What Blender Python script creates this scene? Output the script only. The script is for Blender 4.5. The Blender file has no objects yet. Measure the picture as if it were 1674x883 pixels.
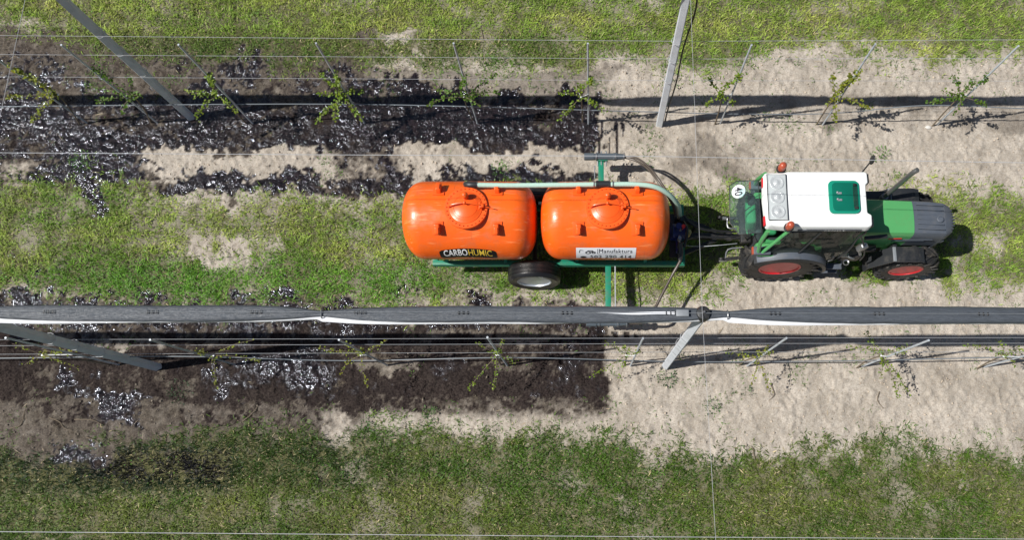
import bpy, bmesh, math, random
import numpy as np
from mathutils import Vector, Matrix, Euler, noise as mnoise
random.seed(7); RNG = np.random.default_rng(11)
SC = bpy.context.scene
COL = SC.collection
PI = math.pi
R = math.radians

# ------------------------------------------------------------------ camera (drone, 11.5 m above the ground)
CW, CH, FPX, PX, PY, HC = 1674.0, 883.0, 1150.0, 952.0, 565.0, 11.5
_D = np.array([(955 - PX) / FPX, -(780 - PY) / FPX, -1.0]); _D /= np.linalg.norm(_D)
_Z = -_D
_X = np.array([1, 0, 0.0]); _X -= _X.dot(_Z) * _Z; _X /= np.linalg.norm(_X)
_Y = np.cross(_Z, _X)
_a = -0.003
RC = np.array([_X * math.cos(_a) + _Y * math.sin(_a), -_X * math.sin(_a) + _Y * math.cos(_a), _Z]).T
cam_d = bpy.data.cameras.new('camera'); cam = bpy.data.objects.new('camera', cam_d); COL.objects.link(cam)
cam_d.sensor_width = 36.0; cam_d.lens = FPX / CW * 36.0
cam_d.shift_x = (CW / 2 - PX) / CW; cam_d.shift_y = (PY - CH / 2) / CW
cam_d.clip_start = 0.1; cam_d.clip_end = 2000
M = Matrix(RC.T.tolist()).to_4x4(); M.translation = Vector((0, 0, HC)); cam.matrix_world = M
SC.camera = cam

# ------------------------------------------------------------------ sky, sun, exposure
SUN = Vector((0.78, 0.12, -1.0)).normalized()
w = bpy.data.worlds.new('World'); SC.world = w; w.use_nodes = True
nt = w.node_tree; nt.nodes.clear()
sky = nt.nodes.new('ShaderNodeTexSky'); sky.sky_type = 'NISHITA'; sky.sun_disc = False
sky.sun_elevation = math.asin(-SUN.z); sky.sun_rotation = math.atan2(-SUN.x, -SUN.y) % (2 * PI)
bg = nt.nodes.new('ShaderNodeBackground'); bg.inputs[1].default_value = 0.05
wo = nt.nodes.new('ShaderNodeOutputWorld')
nt.links.new(sky.outputs[0], bg.inputs[0]); nt.links.new(bg.outputs[0], wo.inputs[0])
sd = bpy.data.lights.new('sun', 'SUN'); sd.energy = 5.0; sd.angle = R(0.53); sd.color = (1.0, 0.965, 0.91)
so = bpy.data.objects.new('sun', sd); COL.objects.link(so); so.rotation_euler = SUN.to_track_quat('-Z', 'Y').to_euler(); so.location = (0, 0, 30)
SC.view_settings.view_transform = 'Standard'; SC.view_settings.look = 'None'
SC.view_settings.exposure = 0.18; SC.view_settings.gamma = 1.0
try:
    SC.cycles.max_bounces = 6; SC.cycles.transparent_max_bounces = 12; SC.cycles.use_denoising = True
except Exception: pass

# ------------------------------------------------------------------ measuring helpers
def at(px, py, z=0.0):
    d = RC.T @ np.array([(px - PX) / FPX, -(py - PY) / FPX, -1.0]); t = (z - HC) / d[2]
    p = d * t + np.array([0, 0, HC]); return Vector((float(p[0]), float(p[1]), float(p[2])))
def onrow(px, py, Y):
    d = RC.T @ np.array([(px - PX) / FPX, -(py - PY) / FPX, -1.0]); t = Y / d[1]
    p = d * t + np.array([0, 0, HC]); return Vector((float(p[0]), float(p[1]), float(p[2])))
def topx(X, Y, Zz=0.0):
    c0 = RC[0, 0] * X + RC[0, 1] * Y + RC[0, 2] * (Zz - HC); c1 = RC[1, 0] * X + RC[1, 1] * Y + RC[1, 2] * (Zz - HC)
    c2 = RC[2, 0] * X + RC[2, 1] * Y + RC[2, 2] * (Zz - HC)
    return PX + FPX * c0 / -c2, PY - FPX * c1 / -c2
YU = at(1078, 200)[1]; YL = at(1088, 598)[1]; ZN = 3.75

# ------------------------------------------------------------------ materials
def new_mat(name):
    m = bpy.data.materials.new(name); m.use_nodes = True; return m, m.node_tree, m.node_tree.nodes['Principled BSDF']
def mat(name, col, rough=0.5, metal=0.0, bump=0.0, bscale=60, var=0.0, vscale=4, dirt=None, dscale=6, damt=0.5, coat=0, stretch=None, spec=None, em=None):
    m, t, p = new_mat(name); L = t.links
    p.inputs['Roughness'].default_value = rough; p.inputs['Metallic'].default_value = metal
    p.inputs['Base Color'].default_value = (*col, 1)
    if spec is not None: p.inputs['Specular IOR Level'].default_value = spec
    if coat: p.inputs['Coat Weight'].default_value = coat; p.inputs['Coat Roughness'].default_value = 0.08
    tc = t.nodes.new('ShaderNodeTexCoord'); vec = tc.outputs['Object']
    if stretch:
        mp = t.nodes.new('ShaderNodeMapping'); mp.inputs['Scale'].default_value = stretch; L.new(vec, mp.inputs[0]); vec = mp.outputs[0]
    cur = None
    if var:
        n = t.nodes.new('ShaderNodeTexNoise'); n.inputs['Scale'].default_value = vscale; n.inputs['Detail'].default_value = 6; L.new(vec, n.inputs[0])
        mx = t.nodes.new('ShaderNodeMix'); mx.data_type = 'RGBA'
        mx.inputs[6].default_value = (*[c * (1 - var) for c in col], 1); mx.inputs[7].default_value = (*[min(1, c * (1 + var)) for c in col], 1)
        L.new(n.outputs[0], mx.inputs[0]); cur = mx.outputs[2]
    if dirt:
        n = t.nodes.new('ShaderNodeTexNoise'); n.inputs['Scale'].default_value = dscale; n.inputs['Detail'].default_value = 9; n.inputs['Roughness'].default_value = .7; L.new(vec, n.inputs[0])
        r = t.nodes.new('ShaderNodeMapRange'); r.inputs[1].default_value = 0.5; r.inputs[2].default_value = 0.72; r.inputs[4].default_value = damt; L.new(n.outputs[0], r.inputs[0])
        mx = t.nodes.new('ShaderNodeMix'); mx.data_type = 'RGBA'; L.new(r.outputs[0], mx.inputs[0])
        if cur: L.new(cur, mx.inputs[6])
        else: mx.inputs[6].default_value = (*col, 1)
        mx.inputs[7].default_value = (*dirt, 1); cur = mx.outputs[2]
        rr = t.nodes.new('ShaderNodeMapRange'); rr.inputs[3].default_value = rough; rr.inputs[4].default_value = min(1, rough + .4); L.new(r.outputs[0], rr.inputs[0]); L.new(rr.outputs[0], p.inputs['Roughness'])
    if cur: L.new(cur, p.inputs['Base Color'])
    if bump:
        n = t.nodes.new('ShaderNodeTexNoise'); n.inputs['Scale'].default_value = bscale; n.inputs['Detail'].default_value = 5; L.new(vec, n.inputs[0])
        b = t.nodes.new('ShaderNodeBump'); b.inputs['Strength'].default_value = bump; b.inputs['Distance'].default_value = 0.01; L.new(n.outputs[0], b.inputs['Height']); L.new(b.outputs[0], p.inputs['Normal'])
    return m
def vcol_mat(name, rough=0.6, trans=0.3, spec=.3):
    m, t, p = new_mat(name); L = t.links
    a = t.nodes.new('ShaderNodeAttribute'); a.attribute_name = 'col'
    L.new(a.outputs['Color'], p.inputs['Base Color']); p.inputs['Roughness'].default_value = rough; p.inputs['Specular IOR Level'].default_value = spec
    if trans:
        tr = t.nodes.new('ShaderNodeBsdfTranslucent'); L.new(a.outputs['Color'], tr.inputs[0])
        mx = t.nodes.new('ShaderNodeMixShader'); mx.inputs[0].default_value = trans
        L.new(p.outputs[0], mx.inputs[1]); L.new(tr.outputs[0], mx.inputs[2]); L.new(mx.outputs[0], t.nodes['Material Output'].inputs[0])
    return m
def glass_mat(name, tint, dust_haze=.05, rough=0.03, boost=1.0):
    m, t, p = new_mat(name); L = t.links; t.nodes.remove(p)
    tr = t.nodes.new('ShaderNodeBsdfTransparent'); tr.inputs[0].default_value = (*tint, 1)
    df = t.nodes.new('ShaderNodeBsdfDiffuse'); df.inputs[0].default_value = (.42, .50, .46, 1)  # pale green dust veil that also paints a reflected haze onto the pane
    tc = t.nodes.new('ShaderNodeTexCoord'); nz = t.nodes.new('ShaderNodeTexNoise'); nz.inputs['Scale'].default_value = 6; nz.inputs['Detail'].default_value = 7; L.new(tc.outputs['Object'], nz.inputs[0])
    mr = t.nodes.new('ShaderNodeMapRange'); mr.inputs[1].default_value = .3; mr.inputs[2].default_value = .7; mr.inputs[3].default_value = dust_haze * .6; mr.inputs[4].default_value = dust_haze * 1.4; L.new(nz.outputs[0], mr.inputs[0])
    m1 = t.nodes.new('ShaderNodeMixShader'); L.new(mr.outputs[0], m1.inputs[0]); L.new(tr.outputs[0], m1.inputs[1]); L.new(df.outputs[0], m1.inputs[2])
    g = t.nodes.new('ShaderNodeBsdfGlossy'); g.inputs['Roughness'].default_value = rough
    lw = t.nodes.new('ShaderNodeLayerWeight'); lw.inputs[0].default_value = .5; pw = t.nodes.new('ShaderNodeMath'); pw.operation = 'POWER'; pw.inputs[1].default_value = 5.0; L.new(lw.outputs['Facing'], pw.inputs[0]); fr = t.nodes.new('ShaderNodeMapRange'); fr.inputs[3].default_value = .045; fr.inputs[4].default_value = 1.0; L.new(pw.outputs[0], fr.inputs[0])
    mu = t.nodes.new('ShaderNodeMath'); mu.operation = 'MULTIPLY'; mu.inputs[1].default_value = boost; mu.use_clamp = True; L.new(fr.outputs[0], mu.inputs[0])
    mx = t.nodes.new('ShaderNodeMixShader'); L.new(mu.outputs[0], mx.inputs[0]); L.new(m1.outputs[0], mx.inputs[1]); L.new(g.outputs[0], mx.inputs[2])
    L.new(mx.outputs[0], t.nodes['Material Output'].inputs[0]); return m
MT = dict(
    orange=mat('orange_paint', (0.90, 0.125, 0.008), 0.33, var=.14, vscale=2.5, bump=.8, bscale=4.5, dirt=(.50, .14, .06), dscale=3, damt=.6, coat=.25, stretch=(1, 1.6, .7)),
    orange2=mat('orange_fittings', (0.88, 0.11, 0.012), 0.35, var=.15, vscale=9, bump=.1, bscale=40),
    black_sticker=mat('black_sticker', (.008, .008, .008), .4),
    white_sticker=mat('white_sticker', (.78, .80, .84), .45, var=.05),
    yellow_ink=mat('yellow_ink', (.75, .52, .06), .5), white_ink=mat('white_ink', (.85, .85, .85), .5),
    black_ink=mat('black_ink', (.012, .012, .02), .5), grey_ink=mat('grey_ink', (.22, .22, .24), .5),
    teal=mat('teal_green_paint', (0.012, 0.215, 0.13), 0.42, var=.2, vscale=5, dirt=(.10, .09, .06), dscale=9, damt=.5, bump=.1),
    rubber=mat('tyre_rubber', (.022, .022, .023), .62, var=.3, vscale=20, dirt=(.20, .17, .13), dscale=7, damt=.45, bump=.3, bscale=60),
    rubber_worn=mat('smooth_tyre_rubber', (.012, .012, .013), .33, var=.3, vscale=12, dirt=(.09, .08, .06), dscale=5, damt=.4, bump=.25, bscale=30),
    steel_rim=mat('silver_rim', (.62, .66, .72), .38, metal=.55, var=.1, dirt=(.2, .17, .13), damt=.4),
    red_rim=mat('red_rim', (.60, .010, .022), .35, var=.12, dirt=(.2, .1, .07), dscale=9, damt=.35),
    green=mat('tractor_green', (.085, .335, .115), .30, var=.06, dirt=(.14, .2, .08), dscale=5, damt=.22, coat=.3),
    white_roof=mat('white_cab_roof', (.86, .87, .86), .38, var=.04, dirt=(.6, .6, .56), dscale=6, damt=.25),
    grey_plastic=mat('grey_bonnet_plastic', (.085, .10, .125), .5, var=.12, vscale=8, dirt=(.17, .16, .15), dscale=10, damt=.35, bump=.1),
    black_plastic=mat('black_plastic', (.02, .022, .025), .42, var=.2, vscale=9, dirt=(.10, .09, .075), dscale=7, damt=.4, bump=.08),
    black_metal=mat('black_metal', (.015, .015, .017), .45, var=.3, dirt=(.09, .075, .06), dscale=12, damt=.5),
    steel=mat('bright_steel', (.33, .34, .35), .35, metal=.8, var=.2, dirt=(.2, .17, .14), dscale=20, damt=.5),
    exhaust=mat('exhaust_steel', (.22, .22, .22), .42, metal=.7, var=.3, vscale=12),
    amber=mat('amber_beacon', (.40, .075, .035), .3, var=.2, vscale=12, coat=.5),
    seat=mat('seat_green_fabric', (.05, .30, .12), .8), interior=mat('cab_interior', (.03, .032, .035), .7, var=.3, vscale=12),
    glass=glass_mat('cab_glass', (.42, .46, .40), .04, .03, .8), rear_glass=glass_mat('rear_window_glass', (.84, .97, .95), .035, .03, 1.6),
    teal_glass=mat('green_hatch_glass', (.004, .13, .085), .12, var=.25, vscale=5, coat=.5),
    teal_edge=mat('green_hatch_edge', (.008, .24, .155), .3, var=.1),
    lens=mat('lamp_lens', (.66, .69, .69), .2, metal=.35, var=.3, vscale=60, bump=.5, bscale=90),
    lens_glass=mat('lamp_panel_cover', (.60, .64, .64), .25, metal=.2, var=.1, vscale=8),
    hose=mat('pale_green_hose', (.42, .60, .51), .4, var=.18, vscale=25, stretch=(6, 1, 1)),
    hose_dark=mat('brown_grey_hose', (.075, .06, .048), .35, var=.3, vscale=12),
    pvc=mat('grey_pvc_pipe', (.085, .105, .125), .38, var=.15, dirt=(.2, .19, .17), damt=.3),
    blue=mat('blue_pump_paint', (.015, .03, .16), .4, dirt=(.02, .02, .02), damt=.8), red=mat('red_valve', (.7, .03, .02), .4), ochre=mat('ochre_bottle', (.45, .36, .14), .5, var=.2),
    concrete=mat('grey_concrete', (.58, .61, .65), .8, var=.14, vscale=7, dirt=(.30, .30, .29), dscale=5, damt=.5, bump=.25, bscale=70),
    galv=mat('galvanised_tube', (.30, .32, .34), .45, metal=.35, var=.2, vscale=20),
    stake=mat('stake_tube', (.46, .50, .54), .5, metal=.15, var=.25, vscale=20),
    wire=mat('steel_wire', (.50, .51, .53), .4, metal=.25),
    drip=mat('drip_hose', (.16, .18, .20), .4), black_hose=mat('black_hose', (.012, .012, .014), .35),
    net=mat('rolled_black_netting', (.070, .080, .095), .45, var=.55, vscale=6, bump=1.0, bscale=9, stretch=(1.2, 14, 14)),
    film=mat('white_plastic_film', (.80, .82, .86), .35, bump=.3, bscale=14, stretch=(1, 5, 5)),
    bark=mat('young_bark', (.16, .125, .085), .8, var=.3, vscale=30), tie=mat('white_tie', (.7, .72, .72), .5),
    stone=mat('pale_stone', (.62, .60, .56), .8, var=.1),
)

# brushed scuffs and drip marks in the orange paint
_t = MT['orange'].node_tree; _p = _t.nodes['Principled BSDF']; _src = _p.inputs['Base Color'].links[0].from_socket
for _rot, _sc, _lo, _hi, _c, _am in (((0, 0, .9), (3, 26, 10), .60, .74, (1.0, .36, .13, 1), .55), ((0, 0, 0), (22, 2.2, 1.2), .62, .76, (.30, .075, .03, 1), .38)):
    _tc = _t.nodes.new('ShaderNodeTexCoord'); _mp = _t.nodes.new('ShaderNodeMapping'); _mp.inputs['Rotation'].default_value = _rot; _mp.inputs['Scale'].default_value = _sc; _t.links.new(_tc.outputs['Object'], _mp.inputs[0])
    _n = _t.nodes.new('ShaderNodeTexNoise'); _n.inputs['Scale'].default_value = 1.0; _n.inputs['Detail'].default_value = 6; _t.links.new(_mp.outputs[0], _n.inputs[0])
    _r = _t.nodes.new('ShaderNodeMapRange'); _r.inputs[1].default_value = _lo; _r.inputs[2].default_value = _hi; _r.inputs[4].default_value = _am; _t.links.new(_n.outputs[0], _r.inputs[0])
    _m = _t.nodes.new('ShaderNodeMix'); _m.data_type = 'RGBA'; _t.links.new(_r.outputs[0], _m.inputs[0]); _t.links.new(_src, _m.inputs[6]); _m.inputs[7].default_value = _c; _src = _m.outputs[2]
_t.links.new(_src, _p.inputs['Base Color'])
# ------------------------------------------------------------------ object helpers
ORG = {}
def finish(name, bm, m, parent=None, smooth=True, origin=None, ang=40):
    o0 = ORG.get(parent.name, Vector()) if parent else (Vector(origin) if origin is not None else Vector())
    bmesh.ops.translate(bm, verts=bm.verts, vec=-o0)
    if smooth is not None: bmesh.ops.recalc_face_normals(bm, faces=bm.faces)
    me = bpy.data.meshes.new(name); bm.to_mesh(me); bm.free()
    me.materials.append(MT[m] if isinstance(m, str) else m)
    if smooth:
        me.polygons.foreach_set('use_smooth', [True] * len(me.polygons)); me.set_sharp_from_angle(angle=R(ang))
    o = bpy.data.objects.new(name, me); COL.objects.link(o)
    if parent: o.parent = parent
    else: o.location = o0
    ORG[o.name] = o0
    return o
def tag(o, label=None, cat=None, group=None, kind=None):
    if label: o['label'] = label
    if cat: o['category'] = cat
    if group: o['group'] = group
    if kind: o['kind'] = kind
    return o
def thing(name, loc, label, cat, group=None):
    o = bpy.data.objects.new(name, None); COL.objects.link(o); o.location = loc; o.empty_display_size = .2
    ORG[o.name] = Vector(loc); return tag(o, label, cat, group)
def node(name, parent):
    o = bpy.data.objects.new(name, None); COL.objects.link(o); o.parent = parent; o.empty_display_size = .1; ORG[o.name] = ORG[parent.name]; return o
def copy_tree(o, parent=None):
    c = o.copy(); COL.objects.link(c)
    if parent: c.parent = parent
    ORG[c.name] = ORG[o.name]
    for ch in list(o.children): copy_tree(ch, c)
    return c
def B(): return bmesh.new()
def merge(bm, other):
    me = bpy.data.meshes.new('tmp'); other.to_mesh(me); other.free(); bm.from_mesh(me); bpy.data.meshes.remove(me)
def box(bm, c, s, bev=0.0, rot=None, seg=2, taper=None):
    b = bmesh.new(); bmesh.ops.create_cube(b, size=1.0)
    for v in b.verts:
        k = 1.0
        if taper and v.co.z > 0: v.co.x *= taper[0]; v.co.y *= taper[1]
        v.co = Vector((v.co.x * s[0], v.co.y * s[1], v.co.z * s[2]))
    if bev: bmesh.ops.bevel(b, geom=b.edges[:], offset=bev, segments=seg, affect='EDGES', profile=.6)
    if rot: bmesh.ops.rotate(b, verts=b.verts, cent=(0, 0, 0), matrix=Euler(rot).to_matrix())
    bmesh.ops.translate(b, verts=b.verts, vec=c); merge(bm, b)
def frame_for(d):
    d = d.normalized(); u = Vector((0, 0, 1)) if abs(d.z) < .9 else Vector((1, 0, 0))
    a = d.cross(u).normalized(); return a, d.cross(a).normalized()
def tube(bm, pts, r, seg=8, caps=True, smooth=0, ridge=0):
    pts = [Vector(p) for p in pts]
    if smooth:
        out = []
        for i in range(len(pts) - 1):
            p0, p1, p2, p3 = pts[max(i - 1, 0)], pts[i], pts[i + 1], pts[min(i + 2, len(pts) - 1)]
            for k in range(smooth):
                t = k / smooth
                out.append(.5 * ((2 * p1) + (p2 - p0) * t + (2 * p0 - 5 * p1 + 4 * p2 - p3) * t * t + (3 * p1 - p0 - 3 * p2 + p3) * t ** 3))
        out.append(pts[-1]); pts = out
    n = len(pts); rs = r if isinstance(r, (list, tuple)) else [r] * n
    if len(rs) != n: rs = [rs[0] + (rs[-1] - rs[0]) * i / (n - 1) for i in range(n)]
    rings = []; a = None
    for i, p in enumerate(pts):
        d = (pts[min(i + 1, n - 1)] - pts[max(i - 1, 0)])
        if d.length < 1e-9: d = Vector((0, 0, 1))
        d.normalize()
        if a is None: a, b = frame_for(d)
        else: a = (a - d * a.dot(d)).normalized(); b = d.cross(a)
        rr = rs[i] * (1 + (ridge if i % 2 else -ridge))
        rings.append([bm.verts.new(p + (a * math.cos(2 * PI * k / seg) + b * math.sin(2 * PI * k / seg)) * rr) for k in range(seg)])
    for i in range(n - 1):
        for k in range(seg):
            bm.faces.new((rings[i][k], rings[i][(k + 1) % seg], rings[i + 1][(k + 1) % seg], rings[i + 1][k]))
    if caps and seg > 2: bm.faces.new(rings[0][::-1]); bm.faces.new(rings[-1])
def cyl(bm, p0, p1, r0, r1=None, seg=20): tube(bm, [p0, p1], [r0, r0 if r1 is None else r1], seg)
def lathe(bm, prof, c, axis='z', seg=48, closed=False):
    # prof: (radius, height along the axis)
    c = Vector(c); rings = []
    for r, h in prof:
        ring = []
        for k in range(seg):
            a = 2 * PI * k / seg; x, y = r * math.cos(a), r * math.sin(a)
            v = {'z': (x, y, h), 'y': (x, h, y), 'x': (h, x, y)}[axis]
            ring.append(bm.verts.new(c + Vector(v)))
        rings.append(ring)
    m = len(rings)
    for i in range(m if closed else m - 1):
        A, Bq = rings[i], rings[(i + 1) % m]
        for k in range(seg): bm.faces.new((A[k], A[(k + 1) % seg], Bq[(k + 1) % seg], Bq[k]))
    if not closed:
        if prof[0][0] > 1e-6: bm.faces.new(rings[0])
        if prof[-1][0] > 1e-6: bm.faces.new(rings[-1][::-1])
    bmesh.ops.remove_doubles(bm, verts=bm.verts, dist=1e-6)
def prism(bm, poly, depth, bev=0, seg=2, fn=None):
    b = bmesh.new(); vs = [b.verts.new(Vector(p)) for p in poly]; f = b.faces.new(vs)
    ex = bmesh.ops.extrude_face_region(b, geom=[f]); vv = [e for e in ex['geom'] if isinstance(e, bmesh.types.BMVert)]
    bmesh.ops.translate(b, verts=vv, vec=Vector(depth)); bmesh.ops.recalc_face_normals(b, faces=b.faces)
    if bev: bmesh.ops.bevel(b, geom=b.edges[:], offset=bev, segments=seg, affect='EDGES', profile=.6)
    if fn:
        for v in b.verts: v.co = fn(v.co)
    merge(bm, b)
def sphere(bm, c, r, scale=(1, 1, 1), seg=20, rings=12):
    b = bmesh.new(); bmesh.ops.create_uvsphere(b, u_segments=seg, v_segments=rings, radius=r)
    for v in b.verts: v.co = Vector((v.co.x * scale[0], v.co.y * scale[1], v.co.z * scale[2])) + Vector(c)
    merge(bm, b)
def text_bm(bm, s, size, fn, space=1.0, bold=0.0, aspect=1.0):
    cu = bpy.data.curves.new('txt', 'FONT'); cu.body = s; cu.size = size; cu.align_x = 'CENTER'; cu.align_y = 'CENTER'
    cu.space_character = space; cu.offset = bold; cu.resolution_u = 4
    o = bpy.data.objects.new('txt', cu); COL.objects.link(o)
    bpy.context.view_layer.update()
    me = bpy.data.meshes.new_from_object(o.evaluated_get(bpy.context.evaluated_depsgraph_get()))
    b = bmesh.new(); b.from_mesh(me); bpy.data.objects.remove(o); bpy.data.meshes.remove(me); bpy.data.curves.remove(cu)
    for v in b.verts: v.co = fn(v.co.x * aspect, v.co.y)
    merge(bm, b)

def text_fit(bm, s, wd, ht, fn, space=1.0, bold=0.0):
    b = bmesh.new(); text_bm(b, s, 1.0, lambda x_, y_: Vector((x_, y_, 0)), space, bold)
    bmesh.ops.triangulate(b, faces=b.faces[:])
    X = [v.co.x for v in b.verts]; Y = [v.co.y for v in b.verts]; ax, bx_ = min(X), max(X); ay, by = min(Y), max(Y)
    for v in b.verts: v.co = Vector(((v.co.x - (ax + bx_) / 2) / (bx_ - ax) * wd, (v.co.y - (ay + by) / 2) / (by - ay) * ht, 0))
    for _ in range(3):
        es = [e for e in b.edges if e.calc_length() > .02]
        if not es: break
        bmesh.ops.subdivide_edges(b, edges=es, cuts=1); bmesh.ops.triangulate(b, faces=[f for f in b.faces if len(f.verts) > 3])
    for v in b.verts: v.co = fn(v.co.x, v.co.y)
    merge(bm, b)
# ------------------------------------------------------------------ numpy noise
def vnoise(x, y, s, seed):
    g = np.random.default_rng(seed).random((512, 512)).astype(np.float32)
    u = x / s + 137.3; v = y / s + 91.7
    i = np.floor(u).astype(int); j = np.floor(v).astype(int); fu = u - i; fv = v - j
    fu = fu * fu * (3 - 2 * fu); fv = fv * fv * (3 - 2 * fv); i &= 511; j &= 511; i1 = (i + 1) & 511; j1 = (j + 1) & 511
    return (g[j, i] * (1 - fu) + g[j, i1] * fu) * (1 - fv) + (g[j1, i] * (1 - fu) + g[j1, i1] * fu) * fv
def fbm(x, y, s, seed, o=4, k=.55):
    t = 0; a = 1; n = 0
    c, sn = math.cos(.6), math.sin(.6)
    for q in range(o):
        t = t + a * vnoise(x, y, s, seed + q); n += a; a *= k; s = s / 2.03; x, y = c * x - sn * y, sn * x + c * y
    return t / n
def ss(a, b, x): t = np.clip((x - a) / (b - a), 0, 1); return t * t * (3 - 2 * t)
def soft(px, py, x0, x1, y0, y1, ex=25, ey=12):
    return ss(x0 - ex, x0 + ex, px) * (1 - ss(x1 - ex, x1 + ex, px)) * ss(y0 - ey, y0 + ey, py) * (1 - ss(y1 - ey, y1 + ey, py))
def pl(px, pts): return np.interp(px, [p[0] for p in pts], [p[1] for p in pts])

E_TOP = [(-200, 30), (60, 34), (130, 74), (300, 84), (420, 92), (520, 104), (640, 104), (800, 104), (950, 108), (1010, 98), (1100, 112), (1200, 108), (1290, 78), (1360, 90), (1450, 104), (1560, 92), (1674, 88), (1900, 88)]
E_MU = [(-200, 300), (40, 300), (90, 275), (170, 262), (235, 305), (300, 335), (450, 322), (560, 318), (700, 315), (900, 315), (1100, 318), (1190, 308), (1300, 318), (1420, 322), (1500, 308), (1600, 318), (1674, 325), (1900, 325)]
E_ML = [(-200, 480), (100, 482), (200, 494), (500, 496), (650, 490), (760, 486), (860, 470), (1000, 486), (1080, 490), (1180, 472), (1230, 462), (1500, 462), (1560, 480), (1674, 470), (1900, 470)]
E_BOT = [(-200, 748), (60, 745), (150, 760), (190, 722), (340, 718), (420, 700), (520, 712), (600, 696), (700, 704), (800, 712), (900, 706), (1000, 708), (1060, 738), (1150, 748), (1260, 746), (1350, 730), (1450, 712), (1560, 735), (1674, 742), (1900, 742)]
def fields(X, Y):
    px, py = topx(X, Y)
    n1 = fbm(X, Y, .55, 1, 5) - .5; n2 = fbm(X, Y, .16, 20, 4) - .5; n3 = fbm(X, Y, .05, 40, 3) - .5; nb = fbm(X, Y, 1.6, 60, 3) - .5
    jx = n1 * 70 + n2 * 30; jy = n1 * 60 + n2 * 42 + n3 * 14
    qx = px + jx; qy = py + jy
    # --- liquid
    W = np.zeros_like(X)
    def add(x0, x1, y0, y1, s, ex=22, ey=10): 
        nonlocal W; W = W + s * soft(qx, qy, x0, x1, y0, y1, ex, ey)
    add(-400, 450, 84, 165, .47); add(-400, 430, 160, 242, .86); add(-400, 235, 235, 305, .60)
    add(425, 985, 160, 238, 1.0, 10, 7); add(430, 720, 118, 168, .50); add(690, 985, 146, 170, .55, 10, 6)
    add(245, 335, 272, 312, 1.1, 14, 8); add(310, 660, 288, 314, .74, 20, 5); add(640, 975, 282, 312, .70, 20, 6); add(132, 172, 296, 350, .9, 8, 10)
    add(540, 650, 236, 300, .42); add(-400, 560, 478, 512, .42, 20, 6); add(-400, 120, 430, 470, .18); add(560, 980, 484, 505, .22, 20, 5)
    add(-400, 1000, 506, 568, .70, 6, 6); add(-400, 470, 560, 645, .84); add(430, 1000, 566, 640, .66, 8, 12); add(560, 1000, 600, 678, .44, 8, 14); add(300, 520, 620, 665, .2)
    add(160, 212, 640, 685, .7, 12, 8); add(80, 112, 610, 640, .6, 8, 8); add(80, 165, 736, 760, .9, 14, 6); add(300, 380, 596, 640, .3)
    add(-400, 600, 640, 705, .30)
    W -= 1.15 * soft(qx, qy, 255, 430, 243, 282, 15, 7); W -= .7 * soft(qx, qy, 580, 690, 583, 610, 20, 8); W -= .5 * soft(qx, qy, 0, 60, 255, 300); W -= .35 * soft(qx, qy, 60, 260, 60, 130)
    W -= .40 * soft(qx, qy, 690, 980, 536, 552, 20, 5); W -= .35 * soft(qx, qy, 60, 250, 536, 550, 20, 5); W -= .35 * soft(qx, qy, 700, 850, 590, 625, 20, 8); W -= .3 * soft(qx, qy, 520, 700, 105, 130)
    cut = 1 - ss(984, 1000, px + n2 * 30 + (py > 400) * (4 + ss(560, 680, py) * -10))
    W = W * cut
    streak = ss(.52, .62, vnoise(X * 1.0, Y * .12, .045, 77)) * soft(px, py, 975, 1022, 196, 250, 6, 8) * .9
    jets = ss(.55, .62, vnoise(X, Y * .12, .05, 78)) * soft(px, py, 975, 1060, 540, 552, 6, 4) * .8
    nm = .85 * n1 + .85 * n2 + .75 * n3
    wet = ss(.40, .50, np.maximum(W + nm * 1.35, streak) * (W > .02) + np.maximum(streak, jets) * (W <= .02))
    moist = ss(.0, .42, W + nm * .7) * (W > .004)
    moist = np.maximum(moist, .95 * ss(.30, .7, soft(px, py, -400, 540, 580, 800, 90, 20) + n1 * 1.2 + n2 * .5))
    moist = np.maximum(moist, 1.0 * ss(.25, .65, soft(px, py, -400, 600, 40, 180, 60, 20) + n1 * 1.2 + n2 * .5)); moist = np.maximum(moist, .6 * ss(.35, .7, soft(px, py, 400, 990, 110, 170, 60, 16) + n1 * 1.3)); cut2 = 1 - ss(955, 1005, px + n1 * 60 + n2 * 40); moist = np.maximum(moist, .80 * ss(.25, .85, cut2 * soft(px, py, -400, 1100, 500, 640, 30, 34) + n1 * 1.2 + n2 * 1.0) * cut2)
    moist = np.maximum(moist, .55 * ss(.50, .75, .62 * soft(px, py, 1050, 1270, 205, 300, 40, 15) + n1 * 1.5))
    moist = np.maximum(moist, .50 * ss(.45, .75, .6 * soft(px, py, 990, 1800, 150, 215, 30, 15) + n1 * 1.3))
    # --- grass
    def side(e, k): return (pl(qx, e) - qy) * k
    m = np.maximum(side(E_TOP, 1), np.minimum(-side(E_MU, 1), side(E_ML, 1))); m = np.maximum(m, -side(E_BOT, 1))
    g = ss(-26, 26, m + n3 * 40)
    bare = np.zeros_like(X)
    for x0, x1, y0, y1, s in ((312, 405, 402, 432, .62), (380, 470, 380, 410, .35), (250, 470, 385, 445, .22), (1230, 1540, 452, 500, .9), (1000, 1180, 300, 330, .5), (600, 700, 58, 80, .8), (1540, 1570, 30, 50, .6), (1260, 1500, 75, 110, .55), (1375, 1450, 750, 800, .4), (1545, 1590, 765, 800, .6),
                              (640, 700, 440, 480, .3), (1180, 1300, 470, 500, .5), (700, 780, 432, 470, .4), (1040, 1130, 790, 830, .35), (1490, 1530, 440, 470, .4), (80, 140, 12, 48, .5), (1070, 1095, 5, 25, .6)):
        bare += s * soft(qx, qy, x0, x1, y0, y1, 12, 8)
    mid = soft(px, py, 1180, 1700, 325, 500, 30, 20)
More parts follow.
